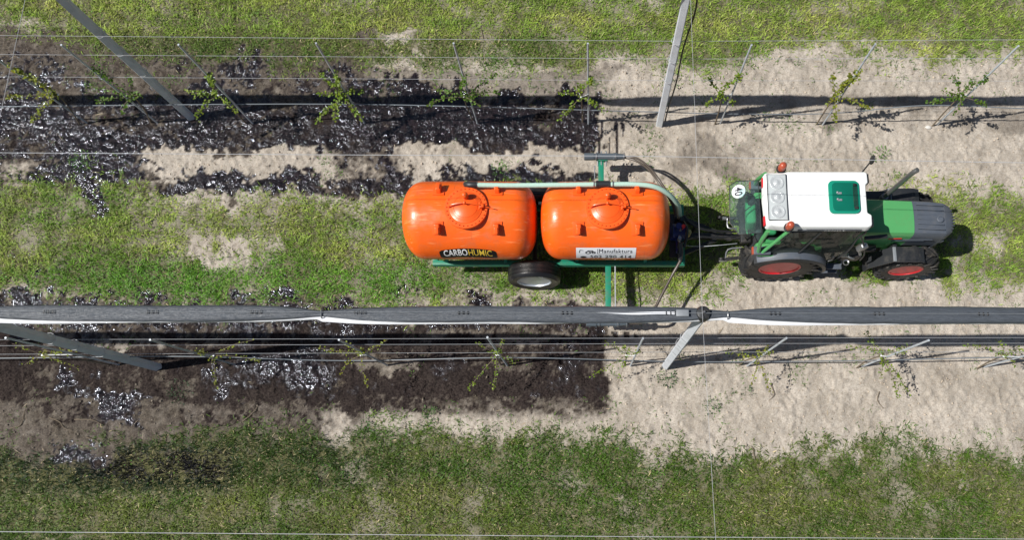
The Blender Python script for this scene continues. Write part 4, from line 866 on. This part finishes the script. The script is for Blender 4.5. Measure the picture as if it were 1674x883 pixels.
tractor_wheel(3.12, 3.435, RW, .33, .315, -1, 19); tractor_wheel(3.12, 2 * CY - 3.435, RW, .33, .315, 1, 19)
tractor_wheel(5.20, 3.42, FW, .27, .25, -1, 17); tractor_wheel(5.20, 2 * CY - 3.42, FW, .27, .25, 1, 17)
# chassis
b = B(); box(b, (4.2, CY, .68), (2.3, .34, .36), .03); box(b, (3.1, CY, .68), (.7, .52, .4), .04); box(b, (5.2, CY, .55), (.16, .86, .14), .03); box(b, (3.12, CY, .64), (.2, .6, .2), .04)
box(b, (3.75, 3.60, .55), (.55, .22, .30), .04); box(b, (3.75, 4.14, .55), (.55, .22, .30), .04); box(b, (5.52, CY, .62), (.2, .46, .3), .03); box(b, (4.55, 3.66, .72), (.5, .12, .22), .02); finish('chassis', b, 'black_metal', trc)
# bonnet : cross sections along x
def loft(bm, secs, cap=True):
    rs = [[bm.verts.new(Vector(p)) for p in s] for s in secs]; n = len(rs[0])
    for i in range(len(rs) - 1):
        for k in range(n): bm.faces.new((rs[i][k], rs[i][(k + 1) % n], rs[i + 1][(k + 1) % n], rs[i + 1][k]))
    if cap: bm.faces.new(rs[0][::-1]); bm.faces.new(rs[-1])
def bsec(x_, w_, zt, zb, crown=.015, cr=.05, shift=0):
    hw = w_ / 2; ws = hw + .02
    pts = [(-ws, zb), (-ws, zt - .16), (-hw - .006, zt - cr), (-hw + .02, zt - .012), (-hw + .06, zt)]
    pts += [(-hw * .4, zt + crown), (0, zt + crown * 1.25), (hw * .4, zt + crown)] + [(-a, z_) for a, z_ in pts[::-1]]
    return [(x_, CY + a, z_) for a, z_ in pts]
b = B(); loft(b, [bsec(3.98, .56, 1.47, .86), bsec(4.4, .55, 1.46, .86), bsec(4.95, .535, 1.425, .84)]); finish('bonnet', b, 'green', trc, ang=35)
b = B(); loft(b, [bsec(4.953, .54, 1.427, .95), bsec(5.25, .53, 1.40, .93), bsec(5.46, .51, 1.36, .90)])
loft(b, [bsec(5.463, .515, 1.365, .74), bsec(5.54, .46, 1.335, .72), bsec(5.60, .36, 1.30, .72), bsec(5.625, .28, 1.25, .74)])
for k in range(6):
    yy = CY - .19 + k * .076; prism(b, [(5.00, yy - .010, 1.425), (5.42 - (.10 if k in (2, 3) else 0), yy - .010, 1.37), (5.42 - (.10 if k in (2, 3) else 0), yy + .010, 1.37), (5.00, yy + .010, 1.425)], (0, 0, .035), .004)
lathe(b, [(.048, 0), (.052, .03), (.036, .036), (.034, .026), (0, .028)], (5.36, CY - .03, 1.385), seg=24)
for k in range(9):
    yy = CY - .19 + k * .048; box(b, (5.585 - abs(k - 4) ** 2 * .004, yy, 1.26), (.075, .016, .13), .004, (0, .35, 0))
finish('radiator_grille', b, 'grey_plastic', trc, ang=35)
b = B()
for sg in (-1, 1): box(b, (5.0, CY + sg * .292, 1.22), (.62, .012, .02), .003); box(b, (4.95, CY + sg * .292, 1.17), (.5, .012, .012), .003); box(b, (5.49, CY + sg * .25, 1.06), (.12, .05, .10), .015)
finish('bonnet_trim', b, 'grey_plastic', trc)
b = B(); box(b, (4.72, CY - .293, 1.265), (.2, .01, .03), .002); finish('red_badge', b, 'red_rim', trc)
b = B()
for sg in (-1, 1): box(b, (5.05, CY + sg * .288, .80), (.7, .02, .11), .004); box(b, (4.3, CY + sg * .27, .80), (.5, .02, .14), .004)
finish('side_panel', b, 'green', trc)
# cab
zr = 1.99; X0, X1 = 2.56, 3.96
ww = .43   # half width
def hy_(z, x_=3.3): return (ww + .125 * min(1, max(0, (1.98 - z) / .68))) - .05 * max(0, (x_ - 3.6) / .4) ** 2
def cs(x_, z, sg, o_=0.0): return Vector((x_, CY + sg * (hy_(z, x_) + o_), z))
b = B()
for sg in (-1, 1):
    tube(b, [cs(2.60, zr, sg), cs(2.57, 1.65, sg), cs(2.62, 1.30, sg)], .032, 8, smooth=3)
    tube(b, [cs(2.88, zr, sg, .01), cs(2.74, 1.6, sg, .01), cs(2.64, 1.32, sg, .01)], .026, 8, smooth=3)
    tube(b, [cs(2.62, 1.30, sg, .005), cs(2.95, 1.28, sg, .01), cs(3.26, 1.24, sg, .01)], .024, 8, smooth=3)
    box(b, (3.12, CY + sg * .38, 1.10), (1.0, .20, .26), .04)
    finish('cab_pillar', b, 'green', trc); b = B()
b.free(); b = B(); OUT = [(2.92, 1.96), (3.94, 1.96), (3.97, 1.7), (3.95, 1.3), (3.84, .98), (3.60, .90), (3.42, .94), (3.30, 1.10), (3.20, 1.28)]
for sg in (-1, 1):
    tube(b, [cs(x_, z_, sg, .006) for x_, z_ in OUT + [(2.70, 1.32)]], .015, 8, smooth=4)
    tube(b, [cs(3.36, 1.96, sg, .008), cs(3.28, 1.62, sg, .008), cs(3.20, 1.28, sg, .008)], .013, 8)
    cyl(b, (4.0, CY + sg * ww * .85, zr), (4.02, CY + sg * ww * .75, 1.45), .028, .028, 8)
    p = cs(3.80, 1.14, sg, .012); box(b, p, (.035, .03, .11), .006)
box(b, (3.45, CY, .92), (1.1, .72, .04), .01); finish('door_frame', b, 'black_plastic', trc)
for sg in (-1, 1):
    b = B(); pts = [(2.92, 1.96), (3.35, 1.96), (3.19, 1.28), (2.70, 1.32), (2.78, 1.6)]; vs = [b.verts.new(cs(x_, z_, sg)) for x_, z_ in pts]; b.faces.new(vs); finish('side_window', b, 'glass', trc, smooth=None)
    b = B(); pts = [(3.36, 1.96), (3.93, 1.96), (3.96, 1.7), (3.94, 1.3), (3.20, 1.3)]; b.faces.new([b.verts.new(cs(x_, z_, sg)) for x_, z_ in pts]); pts = [(3.20, 1.3), (3.94, 1.3), (3.83, .98), (3.60, .91), (3.42, .95), (3.30, 1.10)]; b.faces.new([b.verts.new(cs(x_, z_, sg)) for x_, z_ in pts]); bmesh.ops.remove_doubles(b, verts=b.verts, dist=1e-4); finish('door_glass', b, 'glass', trc, smooth=None)
b = B(); prism(b, [(4.0, CY - .38, 1.97), (4.0, CY + .38, 1.97), (4.04, CY + .33, 1.48), (4.04, CY - .33, 1.48)], (.006, 0, 0)); finish('windscreen', b, 'glass', trc, smooth=None)
# interior
b = B(); box(b, (2.72, CY + .02, 1.15), (.46, .44, .13), .05, None, 3); box(b, (2.50, CY + .04, 1.42), (.15, .44, .46), .05, (0, -.2, 0), 3); finish('seat', b, 'seat', trc)
b = B(); box(b, (2.46, CY + .16, 1.62), (.10, .15, .16), .04); cyl(b, (2.5, CY + .05, 1.6), (2.40, CY + .3, 1.66), .012, .012, 6); box(b, (3.3, CY, .93), (1.2, .90, .05), .01); box(b, (3.3, CY + .30, 1.2), (1.1, .12, .5), .05); box(b, (3.85, CY, 1.22), (.20, .5, .5), .05); box(b, (3.05, CY - .30, 1.15), (.5, .1, .15), .03); box(b, (2.66, CY, 1.05), (.12, .7, .5), .03)
lathe(b, [(.17, -.012), (.185, 0), (.17, .012), (.155, 0)], (3.55, CY, 1.40), seg=28, closed=True); cyl(b, (3.7, CY, 1.2), (3.55, CY, 1.40), .02); cyl(b, (3.38, CY, 1.40), (3.72, CY, 1.4), .012, .012, 6); finish('cab_interior', b, 'interior', trc)
b = B()
for k in range(7): p = Vector((2.50 + .03 * (k % 3), CY - .28 + .075 * k, 1.15 + .05 * (k % 2))); tube(b, [p, p + Vector((-.05, .02, .12)), p + Vector((.06, .05, .22))], .010, 6, smooth=3)
box(b, (2.48, CY - .1, 1.1), (.16, .42, .10), .02); finish('rear_hydraulics', b, 'black_metal', trc)
# roof
rx0, rx1, ry0, ry1 = 2.535, 3.99, 3.43, 4.285
poly = [(rx0 + .03, ry0 + .02), (rx0 + .30, ry0), (rx1 - .02, ry0 + .0), (rx1 + .03, ry0 + .02), (rx1 + .03, ry0 + .18), (rx1 - .03, ry0 + .21), (rx1 - .03, ry1 - .21), (rx1 + .01, ry1 - .18), (rx1 + .01, ry1 - .02), (rx1 - .02, ry1), (rx0 + .34, ry1), (rx0 + .28, ry1 - .02), (rx0 + .03, ry1 - .02), (rx0, ry1 - .05), (rx0 - .015, CY), (rx0 + .01, ry0 + .06)]
b = B(); prism(b, [(x_, y_, 1.985) for x_, y_ in poly], (0, 0, .165), .035, 4)
for v in b.verts:
    if v.co.z > 2.06: u = (v.co.x - 3.26) / .74; s_ = (v.co.y - CY) / .43; v.co.z += .022 * (1 - s_ * s_) * (1 - .4 * u * u); v.co.y = CY + (v.co.y - CY) * (1 - .05 * (v.co.z - 2.06) / .09)
roof = finish('cab_roof', b, 'white_roof', trc, ang=50)
b = B(); box(b, (rx1 + .02, ry1 - .10, 2.06), (.05, .14, .09), .012); box(b, (rx1 + .04, ry0 + .11, 2.06), (.05, .14, .09), .012); finish('front_work_light', b, 'black_plastic', roof)
ztp = 2.172
b = B(); box(b, (2.70, CY - .0, ztp - .005), (.27, .68, .022), .012, None, 3); finish('light_panel', b, 'lens_glass', roof)
b = B(); P = [(2.70 + .135 * sx, CY + .34 * sy, ztp + .006) for sx, sy in ((-1, -1), (1, -1), (1, 1), (-1, 1), (-1, -1))]; tube(b, P, .006, 6); finish('light_panel_seal', b, 'black_plastic', roof)
for k in (-1, 0, 1):
    b = B(); lathe(b, [(.098, .0), (.100, .010), (.09, .013), (.07, .006), (.045, .003), (.03, .012), (0, .016)], (2.70, CY + k * .215, ztp + .004), seg=32); finish('work_light', b, 'lens', roof)
b = B()
for yy in (ry0 + .12, ry1 - .16): box(b, (rx0 - .008, yy, 2.07), (.02, .14, .06), .006)
finish('tail_reflector', b, 'red_rim', roof)
# roof hatch
hx, hy = 3.635, CY + .0
def rrect(cx_, cy_, w_, h_, r_, z_, n=6):
    return [(cx_ + sx * (w_ / 2 - r_) + r_ * math.cos(a0 + a), cy_ + sy * (h_ / 2 - r_) + r_ * math.sin(a0 + a), z_) for sx, sy, a0 in ((1, 1, 0), (-1, 1, PI / 2), (-1, -1, PI), (1, -1, 1.5 * PI)) for a in np.linspace(0, PI / 2, n)]
b = B(); prism(b, rrect(hx, hy, .43, .49, .07, ztp - .012), (0, 0, .03), .006); finish('roof_hatch', b, 'teal_edge', roof)
b = B(); prism(b, rrect(hx + .012, hy, .36, .42, .055, ztp + .016), (0, 0, .010), .003); finish('hatch_pane', b, 'teal_glass', roof)
b = B()
for yy in (hy - .17, hy + .17): box(b, (hx + .15, yy, ztp + .036), (.05, .035, .02), .005)
for k in range(4): cyl(b, (hx + .125 + .016 * k, hy - .15, ztp + .031), (hx + .125 + .016 * k, hy + .15, ztp + .031), .004, .004, 6)
finish('hatch_hinge', b, 'black_metal', roof)
for yy in (hy - .04, hy + .06): b = B(); sphere(b, (hx - .10, yy, ztp + .034), .016); box(b, (hx - .07, yy - .01, ztp + .03), (.06, .03, .01), .003); finish('hatch_knob', b, 'galv', roof)
b = B(); box(b, (3.45, ry0 - .004, 2.045), (.90, .006, .03), .002); box(b, (3.50, ry0 - .004, 2.085), (.78, .006, .012), .002); finish('roof_stripe', b, 'grey_plastic', roof)
b = B(); text_bm(b, 'FENDT', .055, lambda x_, y_: Vector((3.52 + x_ * 1.5, ry0 - .0085, 2.048 + y_)), 1.25, .001); finish('roof_lettering', b, 'white_ink', roof, smooth=None)
# beacons
for (p, q_) in ((Vector((2.80, 4.335, 2.14)), Vector((2.78, 4.20, 2.05))), (Vector((2.84, 3.425, 2.22)), Vector((2.76, 3.50, 2.04)))):
    b = B(); lathe(b, [(.050, -.05), (.056, -.02), (.055, .045), (.046, .078), (.026, .095), (0, .098)], p, seg=24); n_ = finish('warning_beacon', b, 'amber', trc)
    b = B(); lathe(b, [(.066, -.075), (.07, -.045), (.0, -.045)], p, seg=20); tube(b, [p + Vector((0, 0, -.07)), (p + q_) / 2 + Vector((0, 0, -.05)), q_], .014, 8, smooth=3); finish('beacon_bracket', b, 'black_plastic', n_)
# opened rear window, hinged on the roof
gp = [(2.50, 4.215, 1.955), (2.20, 4.23, 1.90), (2.10, 4.17, 1.875), (2.10, 3.62, 1.82), (2.22, 3.44, 1.83), (2.52, 3.43, 1.93)]
b = B(); prism(b, gp, (0, 0, .006)); rwn = finish('rear_window', b, 'rear_glass', trc, smooth=None)
b = B(); tube(b, gp + [gp[0]], .007, 6); tube(b, [(2.14, 3.66, 1.85), (2.3, 3.8, 1.75), (2.5, 3.95, 1.8)], .008, 6, smooth=3); cyl(b, (2.48, 4.1, 1.7), (2.22, 4.12, 1.88), .009, .009, 8); finish('window_edge', b, 'black_metal', rwn)
sc_ = Vector((2.19, 4.07, 1.905)); e1 = (Vector(gp[0]) - Vector(gp[2])).normalized(); e2 = (Vector(gp[3]) - Vector(gp[2])).normalized(); nn_ = e2.cross(e1).normalized()
if nn_.z < 0: nn_ = -nn_
pl0 = Vector(gp[2]) + e1 * .125 + e2 * .115 + Vector((0, 0, .013))
b = B(); b.faces.new([b.verts.new(pl0 + e1 * .098 * math.cos(a) + e2 * .098 * math.sin(a)) for a in np.linspace(0, 2 * PI, 28, endpoint=False)]); finish('speed_sticker', b, 'white_sticker', rwn, smooth=None)
b = B(); text_fit(b, '40', .125, .115, lambda x_, y_: pl0 + e2 * x_ + e1 * y_ + Vector((0, 0, .004)), 1.05, .015); finish('speed_lettering', b, 'black_ink', rwn, smooth=None)
# rear mudguards
def guard(xc, zc, r_, a0, a1, ya, yb, name, m_, lip=0, th=.02):
    b = B(); secs = []
    for a in np.linspace(R(a0), R(a1), 20):
        d = Vector((math.cos(a), 0, math.sin(a))); c = Vector((xc, 0, zc)); secs.append([tuple(c + d * (r_ - lip) + Vector((0, ya, 0))), tuple(c + d * r_ + Vector((0, ya + (.02 if yb > ya else -.02), 0))), tuple(c + d * (r_ + .012) + Vector((0, (ya + yb) / 2, 0))), tuple(c + d * r_ + Vector((0, yb, 0))), tuple(c + d * (r_ - th) + Vector((0, yb, 0))), tuple(c + d * (r_ - th - .004) + Vector((0, ya + (.02 if yb > ya else -.02), 0)))])
    loft(b, secs); return finish(name, b, m_, trc, ang=35)
for sg in (-1, 1):
    y1_ = CY + sg * .665; y2_ = CY + sg * .40
    guard(3.12, RW, RW + .06, 4, 138, y1_, y2_, 'rear_mudguard', 'black_plastic', .05)
    guard(3.12, RW, RW + .072, 30, 133, CY + sg * .64, CY + sg * .50, 'mudguard_top', 'grey_plastic', .01)
    b = B(); box(b, (2.66, CY + sg * .52, 1.36), (.26, .13, .07), .02); finish('tail_light', b, 'grey_plastic', trc)
    b = B(); box(b, (2.525, CY + sg * .52, 1.36), (.03, .12, .06), .01); finish('indicator', b, 'amber', trc)
    # front mudguards, flat topped
    b = B(); ya, yb = CY + sg * .60, CY + sg * .36; ym = (ya + yb) / 2; box(b, (4.97, ym, 1.075), (.42, .25, .02), .008); box(b, (4.975, ym, 1.088), (.34, .19, .012), .004)
    prism(b, [(4.78, ya, 1.085), (4.78, yb, 1.085), (4.52, yb, .72), (4.52, ya, .72)], (-.02, 0, .0), 0); prism(b, [(4.52, ya, .72), (4.52, yb, .72), (4.50, yb, .55), (4.50, ya, .55)], (-.015, 0, 0), 0); prism(b, [(5.17, ya, 1.085), (5.17, yb, 1.085), (5.25, yb, 1.05), (5.25, ya, 1.05)], (0, 0, -.015))
    box(b, (4.8, yb - sg * .03, .95), (.06, .06, .25), .01); finish('front_mudguard', b, 'black_plastic', trc, ang=30)
    b = B(); box(b, (4.775, ym, 1.092), (.05, .23, .012), .003); 
    for k in range(6): cyl(b, (4.775, ym - .09 + .036 * k, 1.095), (4.775, ym - .09 + .036 * k, 1.103), .006, .006, 6)
    finish('mudguard_strip', b, 'galv', trc)
# steps
b = B(); 
for z_ in (.50, .72): box(b, (3.96, CY - .56, z_), (.24, .10, .02), .004)
for xx in (3.85, 4.07): tube(b, [(xx, CY - .42, .88), (xx, CY - .56, .72), (xx, CY - .58, .48)], .012, 6)
box(b, (3.74, CY - .54, .46), (.2, .05, .04), .01); finish('entry_step', b, 'grey_plastic', trc)
# exhaust
b = B(); tube(b, [(4.62, CY + .40, 1.15), (4.66, CY + .42, 1.55), (4.68, CY + .42, 2.02), (4.72, CY + .43, 2.14)], .036, 14, smooth=6); finish('exhaust_pipe', b, 'exhaust', trc)
b = B(); cyl(b, (4.60, CY + .39, .95), (4.63, CY + .40, 1.25), .07, .055); finish('muffler', b, 'steel', trc)
b = B(); box(b, (4.50, CY + .42, 1.12), (.52, .22, .10), .04, (0, -.1, 0)); box(b, (4.55, CY + .50, 1.0), (.45, .12, .2), .04); finish('air_intake', b, 'black_plastic', trc)
# mirrors
b = B(); tube(b, [(3.98, CY + .42, 1.75), (4.12, CY + .60, 1.72), (4.27, CY + .78, 1.70)], .011, 6, smooth=3); sphere(b, (4.27, CY + .78, 1.72), .085, (.28, .75, 1.15), 18, 12); finish('mirror', b, 'black_plastic', trc)
b = B(); tube(b, [(3.98, CY - .43, 1.80), (4.10, CY - .50, 1.6), (4.24, CY - .54, 1.25), (4.27, CY - .55, 1.0)], .012, 6, smooth=3); box(b, (4.33, CY - .35, 1.50), (.34, .06, .05), .015, (0, 0, .1)); finish('mirror_arm', b, 'black_plastic', trc)
b = B(); box(b, (4.12, CY - .50, 1.48), (.12, .09, .16), .03, (0, .3, .3), 3); cyl(b, (4.12, CY - .5, 1.38), (4.16, CY - .56, 1.30), .03, .02); finish('headlamp', b, 'steel', trc)
b = B(); lathe(b, [(.045, -.012), (.05, 0), (.045, .012), (.03, 0)], (4.06, CY - .58, .98), seg=20, closed=True); tube(b, [(4.02, CY - .42, 1.05), (4.05, CY - .52, 1.1), (4.14, CY - .55, 1.08), (4.18, CY - .5, .98)], .016, 8, smooth=3); box(b, (4.02, CY - .48, 1.03), (.14, .06, .05), .012); finish('hydraulic_coupling', b, 'steel', trc)
b = B(); box(b, (4.15, CY - .42, .92), (.3, .18, .22), .03); box(b, (4.42, CY - .36, 1.0), (.2, .1, .1), .02); finish('battery_box', b, 'black_metal', trc)
# rear linkage
b = B(); 
for sg in (-1, 1):
    tube(b, [(2.75, CY + sg * .28, .5), (2.5, CY + sg * .34, .45), (2.28, CY + sg * .36, .42)], .028, 8); lathe(b, [(.05, -.02), (.05, .02), (.025, .02), (.025, -.02)], (2.24, CY + sg * .36, .42), 'y', 16, True); tube(b, [(2.55, CY + sg * .32, .46), (2.6, CY + sg * .30, .8), (2.68, CY + sg * .26, .98)], .02, 8)
box(b, (2.45, CY, .50), (.35, .09, .08), .01); cyl(b, (2.40, CY, .42), (2.40, CY, .60), .025); finish('rear_linkage', b, 'black_metal', trc)
b = B(); tube(b, [at(1185, 357, .55), at(1189, 358, .55), at(1190, 372, .55), at(1204, 374, .55)], .016, 8, smooth=3); cyl(b, at(1181, 357, .55), at(1187, 357, .55), .03); box(b, at(1182, 425, .4), (.14, .06, .06), .01); tube(b, [at(1186, 424, .4), at(1190, 408, .5), at(1212, 405, .55)], .014, 8, smooth=3); finish('hitch_bracket', b, 'steel', trc)
b = B(); box(b, (5.50, CY - .30, .62), (.05, .06, .12), .01); tube(b, [(5.62, CY - .30, .62), (5.66, CY - .34, .66), (5.63, CY - .39, .62), (5.58, CY - .36, .60)], .014, 8, smooth=4); cyl(b, (5.5, CY - .3, .6), (5.62, CY - .31, .62), .016); finish('front_hook', b, 'steel', trc)
print('objects', len(bpy.data.objects))
